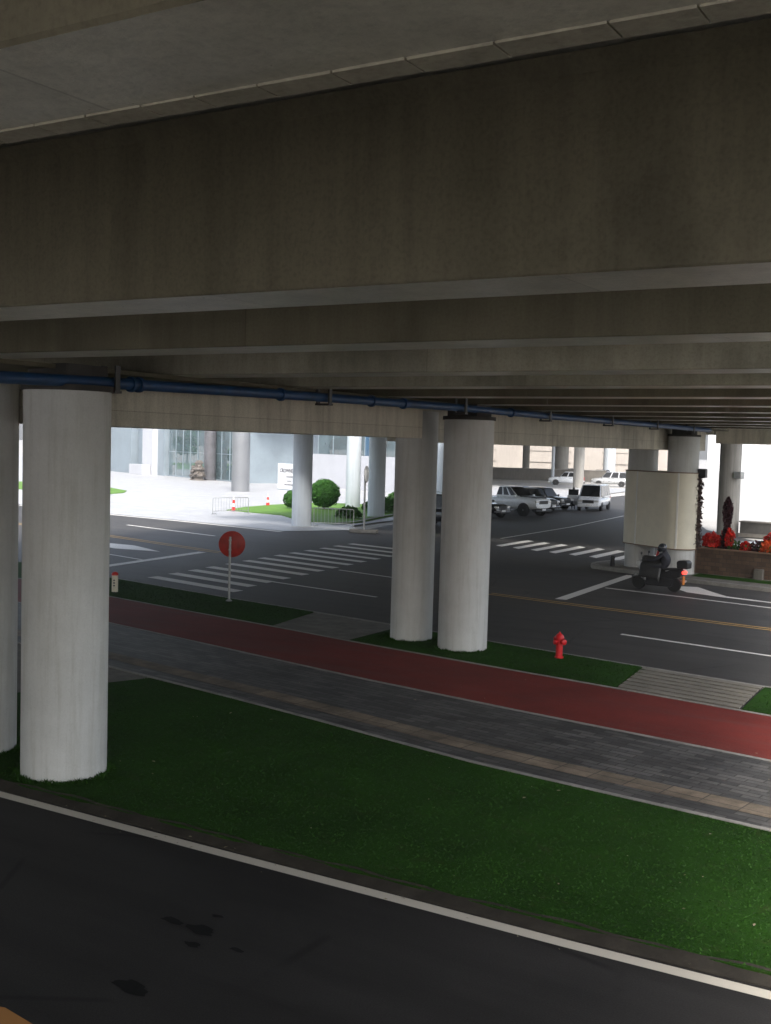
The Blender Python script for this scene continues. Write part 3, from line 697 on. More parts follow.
# clipped bushes
def bush(label, x, y, r, zc, n, group=None):
    o = thing('topiary_bush', label, 'bush', (x, y, .05))
    b = MB()
    for i in range(n):
        d = Vector((random.gauss(0, 1), random.gauss(0, 1), random.gauss(0, 1))).normalized()
        k = 1 + random.gauss(-.02, .05) + .055 * math.sin(d.x * 7 + 1) * math.sin(d.z * 6 + d.y * 5)
        b.leaf(Vector((0, 0, zc)) + Vector((d.x * r, d.y * r, d.z * r * .93)) * k, random.uniform(.05, .10) * (r ** .5) * 1.3, d)
    b.ball((0, 0, zc), (r * .84, r * .84, r * .78), 20, 14)
    b.build('crown', 'bush', o, smooth=False)
    MB().tube([(0, 0, -.05), (.02, 0, zc - r * .7)], [.07, .05], 8).build('trunk', 'bark', o)
    return o
bush('large clipped round dark green bush on the far lawn', -44.6, 65.0, 1.0, 1.15, 5200)
bush('smaller clipped round bush half hidden behind the nearest bluish pillar', -46.5, 63.8, .62, .68, 2200)
# low shrubs behind the lawn
def shrub(label, x, y, w, h, n, m='shrub', group='low shrubs edging the far lawn'):
    o = thing('low_shrub', label, 'shrub', (x, y, .02), 0, group); b = MB()
    for i in range(n):
        a = random.uniform(0, 6.28); q = random.random() ** .5
        hh = h * (1 - .6 * q * q) * random.uniform(.35, 1.05)
        b.leaf((w * q * math.cos(a), w * .7 * q * math.sin(a), hh), random.uniform(.10, .2))
    b.build('foliage', m, o, smooth=False)
    b = MB()
    for i in range(5): b.tube([(random.uniform(-.2, .2) * w, random.uniform(-.2, .2) * w, -.02), (random.uniform(-.6, .6) * w, random.uniform(-.5, .5) * w, h * .7)], .02, 5)
    b.build('stems', 'bark', o); return o
shrub('low leafy shrub between the two right bluish pillars and the lawn', -40.3, 66.0, 1.6, 1.1, 900)
shrub('low leafy shrub just behind the round sign post', -38.6, 59.0, .9, .8, 500)
shrub('low leafy shrub at the wing glass, right of the last bluish pillar', -42.0, 75.5, 2.0, 1.3, 1000)
shrub('low leafy shrub under the red and white cone', -44.5, 76.0, 1.8, 1.1, 900)
# trees far left, seen mirrored in the hotel glass
def tree(label, x, y, h, r, n=1500):
    o = thing('tree', label, 'tree', (x, y, 0), 0, 'trees across the plaza mirrored in the hotel glass')
    MB().tube([(0, 0, -.1), (.1, 0, h * .35), (0, .1, h * .7)], [.22, .16, .06], 8).build('trunk', 'bark', o)
    b = MB(); cl = [(Vector((random.gauss(0, .5) * r, random.gauss(0, .5) * r, h * random.uniform(.4, .95))), r * random.uniform(.3, .55)) for i in range(9)]
    for i in range(n):
        c, cr = random.choice(cl); d = Vector((random.gauss(0, 1), random.gauss(0, 1), random.gauss(0, 1))).normalized()
        b.leaf(c + d * cr * random.uniform(.6, 1.05), random.uniform(.2, .42))
    b.build('crown', 'shrub', o, smooth=False); return o
for i, (x, y, h, r, lb) in enumerate([(-150, 92, 4.2, 2.4, 'squat round tree mirrored in the hotel glass'), (-158, 101, 6.5, 2.6, 'tall tree mirrored in the hotel glass'), (-146, 108, 3.4, 2.0, 'small low tree mirrored in the hotel glass')]):
    tree(lb, x, y, h, r)
lawn_blob([(-135, 84), (-128, 92), (-130, 104), (-145, 112), (-170, 112), (-175, 88), (-150, 82)])

# traffic cones
def cone_post(label, x, y, h=.8):
    o = thing('traffic_cone', label, 'cone', (x, y, .02), 0, 'red and white cones on the plaza')
    MB().box((0, 0, .025), (.36, .36, .05)).build('base', 'blackp', o, smooth=False, bevel=.01)
    pr = lambda z: .14 - .10 * z / h
    for i, (z0, z1, m) in enumerate([(.05, .24, 'redp'), (.24, .42, 'whitep'), (.42, .62, 'redp'), (.62, h, 'whitep')]):
        MB().lathe([(pr(z0 * h / .8), z0 * h / .8), (pr(min(z1 * h / .8, h)), min(z1 * h / .8, h))], (0, 0, 0), 18).build('band', m, o)
    return o
cone_post('red and white cone standing at the crowd barrier by the lawn tip', -47.5, 58.5, 1.0)
cone_post('red and white cone standing behind the bright lawn on the plaza', -49.9, 65.4, .85)
cone_post('red and white cone among the shrubs behind the round sign', -45.6, 79.5, 1.5)

# crowd barriers
def barrier(label, p, q):
    p, q = Vector((*p, .02)), Vector((*q, .02)); d = q - p; L = d.length
    o = thing('crowd_barrier', label, 'barrier', p, math.atan2(d.y, d.x), 'steel crowd barriers')
    b = MB(); b.tube([(0, 0, .05), (0, 0, 1.0), (.06, 0, 1.06), (L - .06, 0, 1.06), (L, 0, 1.0), (L, 0, .05)], .022, 8); b.tube([(0, 0, .22), (L, 0, .22)], .018, 8)
    b.build('frame', 'steel', o)
    b = MB(); n = int(L / .2)
    for i in range(1, n): b.tube([(L * i / n, 0, .22), (L * i / n, 0, 1.05)], .01, 6)
    b.build('bars', 'steel', o)
    for x in (.12, L - .12): MB().tube([(x, -.28, .02), (x, -.22, .08), (x, .22, .08), (x, .28, .02)], .02, 6).build('foot', 'steel', o)
    return o
barrier('steel crowd barrier on the bright plaza at the pointed tip of lawn', (-46.1, 54.7), (-45.3, 57.3))
barrier('steel crowd barrier beside the nearest bluish pillar in front of the bush', (-36.3, 51.9), (-34.0, 52.5))
# garden stake light at left lawn
st = thing('garden_light', 'small dark garden light on the small lawn beside the left plaza', 'light', (-69.3, 68.2, .06))
MB().tube([(0, 0, 0), (0, 0, .35)], .04, 8).build('stem', 'dsteel', st); MB().lathe([(.14, .35), (.14, .6), (.05, .68)], (0, 0, 0), 12).build('head', 'dsteel', st)

# ------------------------------------------------------------------ vehicles (local +x forward)
def wheel(o, x, y, r, w=.22):
    s = 1 if y > 0 else -1
    Q = Matrix.Rotation(R(-90) * s, 4, 'X')
    t = MB().lathe([(r * .62, -w / 2), (r * .93, -w / 2), (r, -w * .3), (r, w * .3), (r * .93, w / 2), (r * .62, w / 2)], (x, y, r), 28, Q).build('wheel', 'rubber', o)
    b = MB().lathe([(r * .62, w * .2), (r * .6, w * .47), (r * .5, w * .44), (r * .16, w * .40), (r * .1, w * .5), (.01, w * .5)], (x, y, r), 28, Q)
    for k in range(5):
        a = 2 * PI * k / 5; c = Q @ Vector((math.cos(a) * r * .35, math.sin(a) * r * .35, w * .44)) + Vector((x, y, r))
        b.box(c, (r * .45, .035, r * .1), 0) if False else None
    b.build('rim', 'rim', t)
def cabin_windows(o, lowr, topr, zb, zt, wb, wt, split=(.5,), mt='cglass', names=True):
    """cabin trapezoid: lowr=(rear,front) x at zb, topr at zt"""
    P = lambda x, s, z, w: Vector((x, s * w, z))
    def pane(name, a, b, c, d, m=.07, off=.012):
        # a,b bottom; c,d top (quad a-b-d-c)
        a, b, c, d = map(Vector, (a, b, c, d)); nrm = (b - a).cross(c - a).normalized()
        def pt(u, v): return (a.lerp(b, u)).lerp(c.lerp(d, u), v)
        mu = m / (b - a).length; mv = m / (c - a).length
        q = [pt(mu, mv), pt(1 - mu, mv), pt(1 - mu, 1 - mv), pt(mu, 1 - mv)]
        cen = sum(q, Vector()) / 4; outd = nrm if nrm.dot(cen - Vector((sum(lowr) / 2, 0, (zb + zt) / 2))) > 0 else -nrm
        MB().hexa([p - outd * .01 for p in q] + [p + outd * off for p in q]).build(name, mt, o, smooth=False)
    pane('windshield', P(lowr[1], -1, zb, wb), P(lowr[1], 1, zb, wb), P(topr[1], -1, zt, wt), P(topr[1], 1, zt, wt), .10)
    pane('rear_window', P(lowr[0], -1, zb, wb), P(lowr[0], 1, zb, wb), P(topr[0], -1, zt, wt), P(topr[0], 1, zt, wt), .1)
    for s in (-1, 1):
        us = [0, *split, 1]
        for u0, u1 in zip(us, us[1:]):
            la = lowr[0] + (lowr[1] - lowr[0]) * u0; lb = lowr[0] + (lowr[1] - lowr[0]) * u1
            ta = topr[0] + (topr[1] - topr[0]) * u0; tb = topr[0] + (topr[1] - topr[0]) * u1
            pane('side_window', P(la, s, zb, wb), P(lb, s, zb, wb), P(ta, s, zt, wt), P(tb, s, zt, wt), .085)
def car(name, label, cat, loc, head, paint, st, cab, axles, wr, W, lights, kind='suv', group='parked vehicles', splits=(.34, .67)):
    o = thing(name, label, cat, loc, head, group)
    body = MB().loft(st).build('body', paint, o, ang=50)
    lowr, topr, zb, zt, wb, wt = cab
    c = MB().hexa([(lowr[0], -wb, zb - .12), (lowr[1], -wb, zb - .12), (lowr[1], wb, zb - .12), (lowr[0], wb, zb - .12), (topr[0], -wt, zt), (topr[1], -wt, zt), (topr[1], wt, zt), (topr[0], wt, zt)])
    c.build('cabin', paint, o, bevel=.15, seg=4)
    k = (zb - (zb - .12)) / (zt - zb + .12)
    cabin_windows(o, (lowr[0] + (topr[0] - lowr[0]) * k, lowr[1] + (topr[1] - lowr[1]) * k), topr, zb, zt, wb + (wt - wb) * k, wt, splits)
    for x in axles:
        for s in (-1, 1):
            MB().lathe([(wr * 1.16, -.02), (wr * 1.16, .012)], (x, s * (W / 2 - .012), wr), 28, Matrix.Rotation(R(-90) * s, 4, 'X')).build('wheel_arch', 'blackp', o)
            wheel(o, x, s * (W / 2 - .09), wr)
    xf, xr = st[-1][0], st[0][0]
    for s in (-1, 1):
        MB().box((xf - .10, s * (W / 2 - .30), lights), (.22, .36, .16)).build('headlight', 'lamp', o, bevel=.04, seg=3)
        MB().box((xr + .09, s * (W / 2 - .16), lights + .1), (.2, .16, .42)).build('taillight', 'taild', o, bevel=.03, seg=3)
        m = MB().box((lowr[1] - .25, s * (W / 2 + .10), zb + .06), (.12, .2, .15)); m.build('mirror', paint, o, bevel=.04, seg=3)
        MB().box(((lowr[0] + lowr[1]) / 2, s * (W / 2 - .005), zb - .16), (.18, .03, .035)).build('door_handle', 'rim', o, smooth=False)
    MB().box((xf - .035, 0, lights - .05), (.1, W - 1.0, .24)).build('grille', 'blackp', o, bevel=.02)
    MB().box((xf - .05, 0, .42), (.2, W - .16, .2)).build('bumper', 'blackp' if kind == 'pickup' else paint, o, bevel=.06, seg=3)
    MB().box((xf + .055, 0, .5), (.02, .44, .14)).build('number_plate', 'whitep', o, smooth=False)
    MB().box((xr + .05, 0, .42), (.2, W - .16, .22)).build('bumper', 'blackp', o, bevel=.06, seg=3)
    return o
def suv_st(L, W, H, hood=1.0, lo=.3):
    h = L / 2; w = W / 2
    return [(-h, .5, .95, w * .84), (-h + .12, .36, 1.02, w * .94), (-h + .6, lo, 1.06, w), (-.2, lo, 1.04, w), (h - 1.3, lo, hood + .02, w), (h - .45, lo + .02, hood - .04, w * .97), (h - .12, .36, hood - .14, w * .9), (h, .45, hood - .26, w * .8)]
HD = R(-12)
pk = car('pickup_truck', 'white pickup truck with dark windows parked beyond the middle pillars', 'pickup', (-34.0, 73.3, 0), HD, 'carwhite',
    [(-2.9, .6, 1.2, .86), (-2.8, .5, 1.26, .98), (-1.2, .48, 1.28, 1.03), (.2, .45, 1.3, 1.03), (1.5, .45, 1.36, 1.03), (2.3, .48, 1.34, 1.0), (2.75, .55, 1.28, .94), (2.85, .6, 1.2, .88)],
    ((-.75, 1.42), (-.55, .38), 1.34, 2.04, .95, .74), (1.85, -1.9), .44, 2.06, 1.05, 'pickup')
b = MB(); b.sideprism([(.9, 1.30), (2.7, 1.24), (2.62, 1.36), (1.2, 1.42)], -.62, .62); b.build('bonnet_decal', 'blackp', pk, bevel=.03)
car('black_car', 'black car nose with bright headlamps peeking past the middle pillar', 'car', (-34.6, 68.9, 0), HD, 'carblack', suv_st(4.7, 1.84, 1.5), ((-2.1, .95), (-1.5, .1), 1.02, 1.5, .84, .64), (1.45, -1.4), .34, 1.84, .74)
car('black_car', 'black sport utility car parked just beyond the white pickup', 'car', (-34.9, 78.2, 0), HD, 'carblack', suv_st(4.8, 1.9, 1.75, 1.1), ((-2.2, 1.05), (-1.8, .35), 1.08, 1.78, .88, .70), (1.45, -1.45), .37, 1.9, .82)
car('black_car', 'black hatchback parked last in the row, nearest to the van', 'car', (-35.4, 82.4, 0), HD, 'carblack', suv_st(4.6, 1.86, 1.7, 1.05), ((-2.2, .95), (-1.7, .3), 1.04, 1.72, .86, .68), (1.4, -1.4), .35, 1.86, .8)
car('dark_van', 'dark van seen through the slit between the two middle pillars', 'van', (-31.5, 58.3, 0), HD, 'carblack', suv_st(4.9, 1.9, 1.9, 1.1), ((-2.3, 1.3), (-2.1, .6), 1.08, 1.95, .9, .76), (1.5, -1.5), .35, 1.9, .82)
vh = math.atan2(-.985, .17)
van = car('white_van', 'white van facing the camera with its driver-side door held open', 'van', (-32.1, 84.9, 0), vh, 'carwhite', suv_st(4.9, 1.9, 2.0, 1.08), ((-2.35, 1.95), (-2.2, 1.15), 1.05, 2.05, .9, .74), (1.55, -1.5), .33, 1.9, .80)
dr = MB().box((0, 0, 0), (.06, .95, .78)).build('open_door', 'carwhite', van, bevel=.02); dr.location = (1.35, -1.4, .78)
MB().box((0, 0, .62), (.05, .8, .46)).build('door_window', 'cglass', dr, smooth=False, bevel=.01)
fh = math.atan2(.36, .93) + PI
car('white_car', 'white sport utility car in bright light behind the van', 'car', (-56.6, 139.2, 0), fh, 'carwhite', suv_st(4.7, 1.9, 1.75, 1.1), ((-2.2, 1.0), (-1.7, .3), 1.08, 1.8, .88, .70), (1.4, -1.4), .36, 1.9, .82)
car('silver_car', 'silver people carrier in bright light by the white far pillar', 'car', (-51.8, 142.6, 0), fh, 'cargrey', suv_st(4.9, 1.9, 1.85, 1.1), ((-2.3, 1.3), (-2.0, .5), 1.08, 1.95, .88, .72), (1.5, -1.5), .35, 1.9, .82)
car('silver_car', 'dim silver car in the farthest row, above the white car roof', 'car', (-66.5, 164, 0), fh, 'cargrey', suv_st(4.8, 1.9, 1.7, 1.1), ((-2.2, 1.0), (-1.7, .3), 1.08, 1.8, .88, .70), (1.4, -1.4), .36, 1.9, .82)
car('silver_car', 'dim dark grey car in the farthest row, left of the white pillar', 'car', (-61.0, 162.5, 0), fh, 'carblack', suv_st(4.8, 1.9, 1.7, 1.1), ((-2.2, 1.0), (-1.7, .3), 1.08, 1.8, .88, .70), (1.4, -1.4), .36, 1.9, .82)
car('white_car', 'white car roof showing behind the red flowers of the planter', 'car', (-10.1, 49.6, 0), R(170), 'carwhite', suv_st(4.6, 1.84, 1.5), ((-2.1, .95), (-1.5, .1), 1.02, 1.5, .84, .64), (1.45, -1.4), .34, 1.84, .74)

# ------------------------------------------------------------------ people
def skin_body(name, verts, edges, radii, m, parent=None, sub=2, root=0):
    me = bpy.data.meshes.new(name); me.from_pydata([Vector(v) for v in verts], edges, [])
    o = bpy.data.objects.new(name, me); COL.objects.link(o)
    sk = o.modifiers.new('Skin', 'SKIN'); sk.use_smooth_shade = True
    layer = me.skin_vertices[0].data if me.skin_vertices else None
    if layer is None:
        bmx = bmesh.new(); bmx.from_mesh(me); bmx.verts.layers.skin.verify(); bmx.to_mesh(me); bmx.free(); layer = me.skin_vertices[0].data
    for i, r in enumerate(radii):
        layer[i].radius = (r, r) if isinstance(r, (int, float)) else r; layer[i].use_root = (i == root)
    ss = o.modifiers.new('Sub', 'SUBSURF'); ss.levels = sub; ss.render_levels = sub
    dg = bpy.context.evaluated_depsgraph_get(); m2 = bpy.data.meshes.new_from_object(o.evaluated_get(dg)); m2.name = name
    bpy.data.objects.remove(o); o = bpy.data.objects.new(name, m2); COL.objects.link(o)
    m2.materials.clear(); m2.materials.append(M[m])
    for p in m2.polygons: p.use_smooth = True
    if parent: o.parent = parent
    return o
# scooter (local +x forward)
def scooter(label, loc, head, lit, group=None):
    o = thing('motor_scooter', label, 'scooter', loc, head, group)
    for x in (.68, -.60):
        Q = Matrix.Rotation(R(90), 4, 'X'); rr = .25
        t = MB().lathe([(rr * .6, -.05), (rr * .93, -.055), (rr, -.02), (rr, .02), (rr * .93, .055), (rr * .6, .05)], (x, 0, rr), 26, Q).build('wheel', 'rubber', o)
        MB().lathe([(rr * .62, -.035), (rr * .62, .035)], (x, 0, rr), 24, Q).build('rim', 'rim', t)
    b = MB().sideprism([(-.85, .55), (-.35, .36), (.05, .30), (.35, .28), (.38, .36), (.08, .40), (-.12, .62), (-.45, .74), (-.92, .78)], -.15, .15); b.build('body', 'blackp', o, bevel=.05, seg=3)
    MB().sideprism([(-.52, .17), (.36, .17), (.44, .30), (.36, .42), (-.2, .50), (-.62, .46)], -.17, .17).build('lower_fairing', 'blackp', o, bevel=.04, seg=3)
    b = MB().sideprism([(.34, .32), (.46, .34), (.66, .78), (.60, 1.0), (.52, 1.0), (.50, .78)], -.2, .2); b.build('leg_shield', 'cargrey', o, bevel=.05, seg=3)
    b = MB().sideprism([(.50, .36), (.62, .52), (.95, .44), (.93, .36), (.78, .50), (.62, .42)], -.085, .085); b.build('mudguard', 'cargrey', o, bevel=.02)
    MB().sideprism([(.64, .72), (.78, .80), (.74, .98), (.62, 1.02)], -.12, .12).build('headlight', 'lamp', o, bevel=.03, seg=3)
    b = MB().tube([(.56, 0, .95), (.70, 0, .28)], .03, 8); b.tube([(.36, .34, 1.06), (.48, .2, 1.05), (.55, 0, 1.02), (.48, -.2, 1.05), (.36, -.34, 1.06)], .018, 8); b.build('handlebar', 'dsteel', o)
    for s in (-1, 1):
        b = MB().tube([(.48, s * .22, 1.05), (.50, s * .3, 1.25)], .008, 6); b.ball((.49, s * .32, 1.28), (.02, .08, .05), 10, 8); b.build('mirror', 'blackp', o)
    b = MB().sideprism([(-.85, .76), (-.40, .74), (-.05, .68), (.06, .72), (-.1, .78), (-.42, .82), (-.86, .84)], -.14, .14); b.build('seat', 'rubber', o, bevel=.03, seg=3)
    MB().sideprism([(-1.12, .84), (-.74, .84), (-.72, 1.06), (-.80, 1.12), (-1.06, 1.12), (-1.13, 1.05)], -.2, .2).build('top_box', 'blackp', o, bevel=.03, seg=3)
    MB().box((-.95, 0, .70), (.10, .22, .10)).build('taillight', 'tail' if lit else 'taild', o, bevel=.02)
    b = MB().box((-.93, 0, .42), (.03, .16, .28)); b.build('number_plate', 'amber', o, smooth=False)
    b = MB().sideprism([(-.55, .30), (-.95, .34), (-1.0, .42), (-.6, .42)], -.19, -.10); b.build('exhaust', 'rim', o, bevel=.03)
    return o
SX, SY, SH = -11.85, 37.75, R(180 - 5)
scooter('dark motor scooter with lit red tail lamp and black top box being ridden', (SX, SY, .004), SH, True)
rd = thing('person', 'rider in black jacket and helmet with black lap apron on the scooter', 'person', (SX, SY, .004), SH)
V, E_, Rr = [], [], []
def vtx(p, r): V.append(p); Rr.append(r); return len(V) - 1
pel = vtx((-.28, 0, .86), (.17, .15)); ab = vtx((-.30, 0, 1.04), (.20, .17)); ch = vtx((-.27, 0, 1.23), (.21, .17)); nk = vtx((-.22, 0, 1.38), .08); hdv = vtx((-.18, 0, 1.45), .08)
E_ += [(pel, ab), (ab, ch), (ch, nk), (nk, hdv)]
for s in (-1, 1):
    hp = vtx((-.2, s * .11, .84), .1); kn = vtx((.26, s * .17, .80), .085); an = vtx((.26, s * .15, .42), .06); to = vtx((.38, s * .15, .36), .045)
    E_ += [(pel, hp), (hp, kn), (kn, an), (an, to)]
    sh = vtx((-.2, s * .2, 1.27), .075); el = vtx((.06, s * .29, 1.06), .06); wr_ = vtx((.32, s * .31, 1.07), .042); hn = vtx((.38, s * .31, 1.075), .04)
    E_ += [(ch, sh), (sh, el), (el, wr_), (wr_, hn)]
skin_body('body', V, E_, Rr, 'jacket', rd)
hm = MB().ball((-.13, 0, 1.50), (.155, .135, .145), 24, 16).build('helmet', 'helmet', rd)
MB().ball((-.065, 0, 1.49), (.105, .115, .075), 20, 12).build('visor', 'cglass', hm)
b = MB().ball((-.04, 0, 1.42), (.10, .09, .08), 18, 12); b.build('chin_guard', 'helmet', hm)
b = MB(); n = 12; rows = []
for i in range(9):
    t = i / 8; row = []
    for k in range(n + 1):
        u = k / n * 2 - 1
        x = -.18 + .74 * t; z = 1.10 + .10 * math.sin(t * 2.6) - .78 * abs(u) ** 1.7 * (1 - .1 * t) + .02 * math.sin(k * 2.1 + i); y = u * (.33 + .05 * t)
        row.append(b.bm.verts.new((x, y, z)))
    rows.append(row)
for a, c in zip(rows, rows[1:]):
    for k in range(n): b.bm.faces.new((a[k], a[k + 1], c[k + 1], c[k]))
ap = b.build('lap_apron', 'apron', rd); sm = ap.modifiers.new('S', 'SOLIDIFY'); sm.thickness = .03
for s in (-1, 1):
    MB().ball((.36, s * .31, 1.07), (.09, .06, .06), 14, 10).build('mitten', 'apron', rd)
scooter('parked dark scooter beside the left edge of the middle pillars', (-37.4, 64.4, .02), R(200), False)
# man at the van door
pm = thing('person', 'person in dark clothes standing behind the open van door', 'person', (-33.55, 84.1, 0), vh + PI)
V, E_, Rr = [], [], []
pel = vtx((0, 0, .92), (.15, .12)); ab = vtx((0, 0, 1.1), (.145, .11)); ch = vtx((0, 0, 1.3), (.17, .12)); nk = vtx((.01, 0, 1.47), .055); h1 = vtx((.02, 0, 1.56), .085); h2 = vtx((.02, 0, 1.67), .085)
E_ += [(pel, ab), (ab, ch), (ch, nk), (nk, h1), (h1, h2)]
for s in (-1, 1):
    hp = vtx((0, s * .09, .86), .09); kn = vtx((.02, s * .1, .48), .065); an = vtx((0, s * .1, .09), .045); to = vtx((.13, s * .11, .05), .04)
    E_ += [(pel, hp), (hp, kn), (kn, an), (an, to)]
    sh = vtx((0, s * .19, 1.39), .06); el = vtx((.03, s * .24, 1.1), .045); wr_ = vtx((.14, s * .2, .88), .033); hn = vtx((.17, s * .19, .80), .035)
    E_ += [(ch, sh), (sh, el), (el, wr_), (wr_, hn)]
skin_body('body', V, E_, Rr, 'shirt', pm)
MB().ball((.0, 0, 1.665), (.11, .095, .10), 18, 12).build('hair', 'blackp', pm)

# ------------------------------------------------------------------ wrapped pillars, planter
wr = thing('wrap_panel', 'cream panel wrapped round the two right pillars above the scooter', 'panel', (-13.6, 43.32, 0), math.atan2(1.25, -2.0))
def stadium(hl, r, n=14):
    return [(hl + r * math.cos(t), r * math.sin(t)) for t in [R(-90 + 180 * k / n) for k in range(n + 1)]] + [(-hl + r * math.cos(t), r * math.sin(t)) for t in [R(90 + 180 * k / n) for k in range(n + 1)]]
b = MB(); pts = stadium(1.12, .70); n = len(pts); pin = stadium(1.12, .66)
A = [[b.bm.verts.new((x, y, z)) for x, y in p] for p, z in ((pin, 1.08), (pts, 1.08), (pts, 4.03), (pin, 4.03))]
for r0, r1 in zip(A, A[1:] + A[:1]):
    for k in range(n): b.bm.faces.new((r0[k], r0[(k + 1) % n], r1[(k + 1) % n], r1[k]))
b.build('shell', 'cream', wr, ang=35)
MB().box((.63, .706, 2.555), (.07, .03, 2.93)).build('seam_strip', 'creaml', wr, smooth=False)
MB().box((-1.12 + .706 * math.cos(R(130)), .706 * math.sin(R(130)), 2.555), (.07, .03, 2.93), R(40)).build('seam_strip', 'creaml', wr, smooth=False)
for z in (1.09, 4.02):
    b = MB(); b.tube([(x, y, z) for x, y in stadium(1.12, .71)] + [(1.12, -.71, z)], .022, 6); b.build('edge_trim', 'brownbox', wr)
vn = thing('climbing_plant', 'dark dry climbing plant along the right edge of the cream panel', 'climber', (-11.97, 42.8, 0))
b = MB()
for i in range(850):
    z = random.uniform(1.1, 3.95); b.leaf((random.gauss(.02, .045), random.gauss(0, .13), z + random.uniform(-.05, .05)), random.uniform(.05, .11))
b.build('foliage', 'vine', vn, smooth=False)
b = MB()
for k in range(3): b.tube([(random.gauss(0, .05), -.2 + .13 * k, .2), (.03, -.2 + .13 * k + .05, 2), (0, -.15 + .1 * k, 4.0)], .014, 6)
b.build('stems', 'bark', vn)
sp = tag(MB().box((-11.85, 42.75, 4.02), (.3, .3, .34)).build('loudspeaker_box', 'blackp', None, bevel=.02), 'small dark box at the upper right corner of the cream panel', 'box')
rp = thing('standpipe', 'slanted red standpipe with valve between the two wrapped pillars', 'standpipe', (-13.55, 42.75, .13))
MB().tube([(0, 0, 0), (.0, .0, .35), (.10, .02, .75), (.12, .03, 1.2)], .045, 10).build('pipe', 'hydrant', rp)
MB().lathe([(.09, -.05), (.11, 0), (.09, .05)], (.0, -.02, .42), 14, Matrix.Rotation(R(90), 4, 'X')).build('valve_wheel', 'redp', rp)
MB().box((-.18, 0, .48), (.2, .16, .14)).build('valve_box', 'pinkpole', rp, bevel=.02)
mk = tag(MB().lathe([(.09, 0), (.10, .02), (.08, .3), (.1, .32), (.07, .42), (.02, .44)], (-15.45, 43.2, .13), 14).build('marker_post', 'blackp', None), 'stubby black post on the island beside the wrapped pillar', 'post')

PH = R(-8.5)
pl = thing('flower_planter', 'long brown tiled planter along the island right of wrapped pillars', 'planter', (-12.2, 43.25, .13), PH)
b = MB(); b.box((7, .06, .48), (14, .12, .96)); b.box((7, 1.74, .48), (14, .12, .96)); b.box((.06, .9, .48), (.12, 1.55, .96)); b.box((13.94, .9, .48), (.12, 1.55, .96)); b.build('wall', 'brown', pl, smooth=False)
b = MB(); b.box((7, .06, .985), (14.1, .2, .05)); b.box((7, 1.74, .985), (14.1, .2, .05)); b.build('coping', M['brownbox'], pl, smooth=False, bevel=.01)
MB().box((7, .9, .44), (13.7, 1.5, .84)).build('soil', 'soil', pl, smooth=False)
ub = tag(MB().box((0, 0, .2), (.34, .18, .4)).build('junction_box', 'wallgrey', None, smooth=False, bevel=.015), 'small grey box at the foot of the brown planter', 'box')
ub.location = (-9.55, 42.6, .13); ub.rotation_euler = (0, 0, PH)
Pm = Matrix.Translation((-12.2, 43.25, .13)) @ Matrix.Rotation(PH, 4, 'Z')
def plant_at(x, y): v = Pm @ Vector((x, y, .86)); return (v.x, v.y, v.z)
def flower(label, x, y, w, h, n, m='flower'):
    o = thing('flowering_plant', label, 'flower', plant_at(x, y), 0, 'flowering plants in the brown planter')
    b = MB()
    for i in range(n):
        a = random.uniform(0, 6.28); q = random.random() ** .6; z = h * random.uniform(.35, 1.05) * (1 - .3 * q)
        b.leaf((w * q * math.cos(a), w * q * math.sin(a), z), random.uniform(.06, .13), None, 1.6)
    b.build('blossom', m, o, smooth=False)
    b = MB()
    for i in range(26):
        a = random.uniform(0, 6.28); q = w * random.uniform(.5, 1.5); hh = h * random.uniform(.4, .75)
        c, s_ = math.cos(a), math.sin(a); px, py = -s_ * .025, c * .025
        b.quad((px, py, 0), (-px, -py, 0), (c * q * .6 - px, s_ * q * .6 - py, hh), (c * q * .6 + px, s_ * q * .6 + py, hh))
        b.tri((c * q * .6 - px, s_ * q * .6 - py, hh), (c * q * .6 + px, s_ * q * .6 + py, hh), (c * q, s_ * q, hh * .75))
    b.build('leaves', 'shrub', o, smooth=False); return o
flower('largest red flower clump at the panel end of the planter', .5, .5, .34, .75, 380)
flower('tall narrow red flower spike below the maroon plant', 1.2, .5, .15, .95, 260)
flower('short red flower tuft behind the tall red spike', .85, 1.2, .26, 1.0, 160)
flower('small red flower tuft in the middle of the planter', 1.9, .45, .2, .5, 150)
flower('sparse dark flowers in front of the white car', 2.4, .5, .35, .6, 60, 'maroon')
flower('large orange-red flower clump near the right picture edge', 2.8, .4, .32, .6, 320, 'flowero')
flower('red flower clump above the orange-red one at the picture edge', 2.75, .95, .38, .9, 300)
for i, (x, y) in enumerate([(.2, .9), (.7, 1.1), (1.55, .6), (2.3, .95), (2.4, 1.25), (3.3, 1.1), (4.1, .6), (5.0, .8)]):
    flower(['leafy green plant at the very left end of the planter', 'leafy plant behind the largest red clump', 'leafy plant between the red spike and small tuft', 'leafy plant behind the sparse dark flowers', 'leafy plant left of the orange-red clump', 'leafy plant behind the sparse greenery near the edge', 'leafy plant just beyond the red clumps, at the picture edge', 'leafy plant farthest right in the planter'][i], x, y, .34, .5, 40, 'shrub')
mp = thing('maroon_plant', 'tall dark maroon columnar plant rising from the planter', 'plant', plant_at(.95, .85))
b = MB()
for i in range(1500):
    t = random.random(); z = .35 + 1.75 * t; r = .17 * min(1, ((1 - t) * 7) ** .5) * (.85 + .22 * math.sin(z * 5)) * (1.1 if t > .2 else .7)
    a = random.uniform(0, 6.28); q = random.random() ** .4
    b.leaf((r * q * math.cos(a), r * q * math.sin(a), z), random.uniform(.05, .10))
for i in range(260):
    a = random.uniform(0, 6.28); q = random.random() * .32; b.leaf((q * math.cos(a), q * math.sin(a), random.uniform(0, .6)), .12)
b.build('foliage', 'maroon', mp, smooth=False); MB().tube([(0, 0, -.02), (0, 0, 1.9)], [.035, .015], 8).build('stem', 'bark', mp)

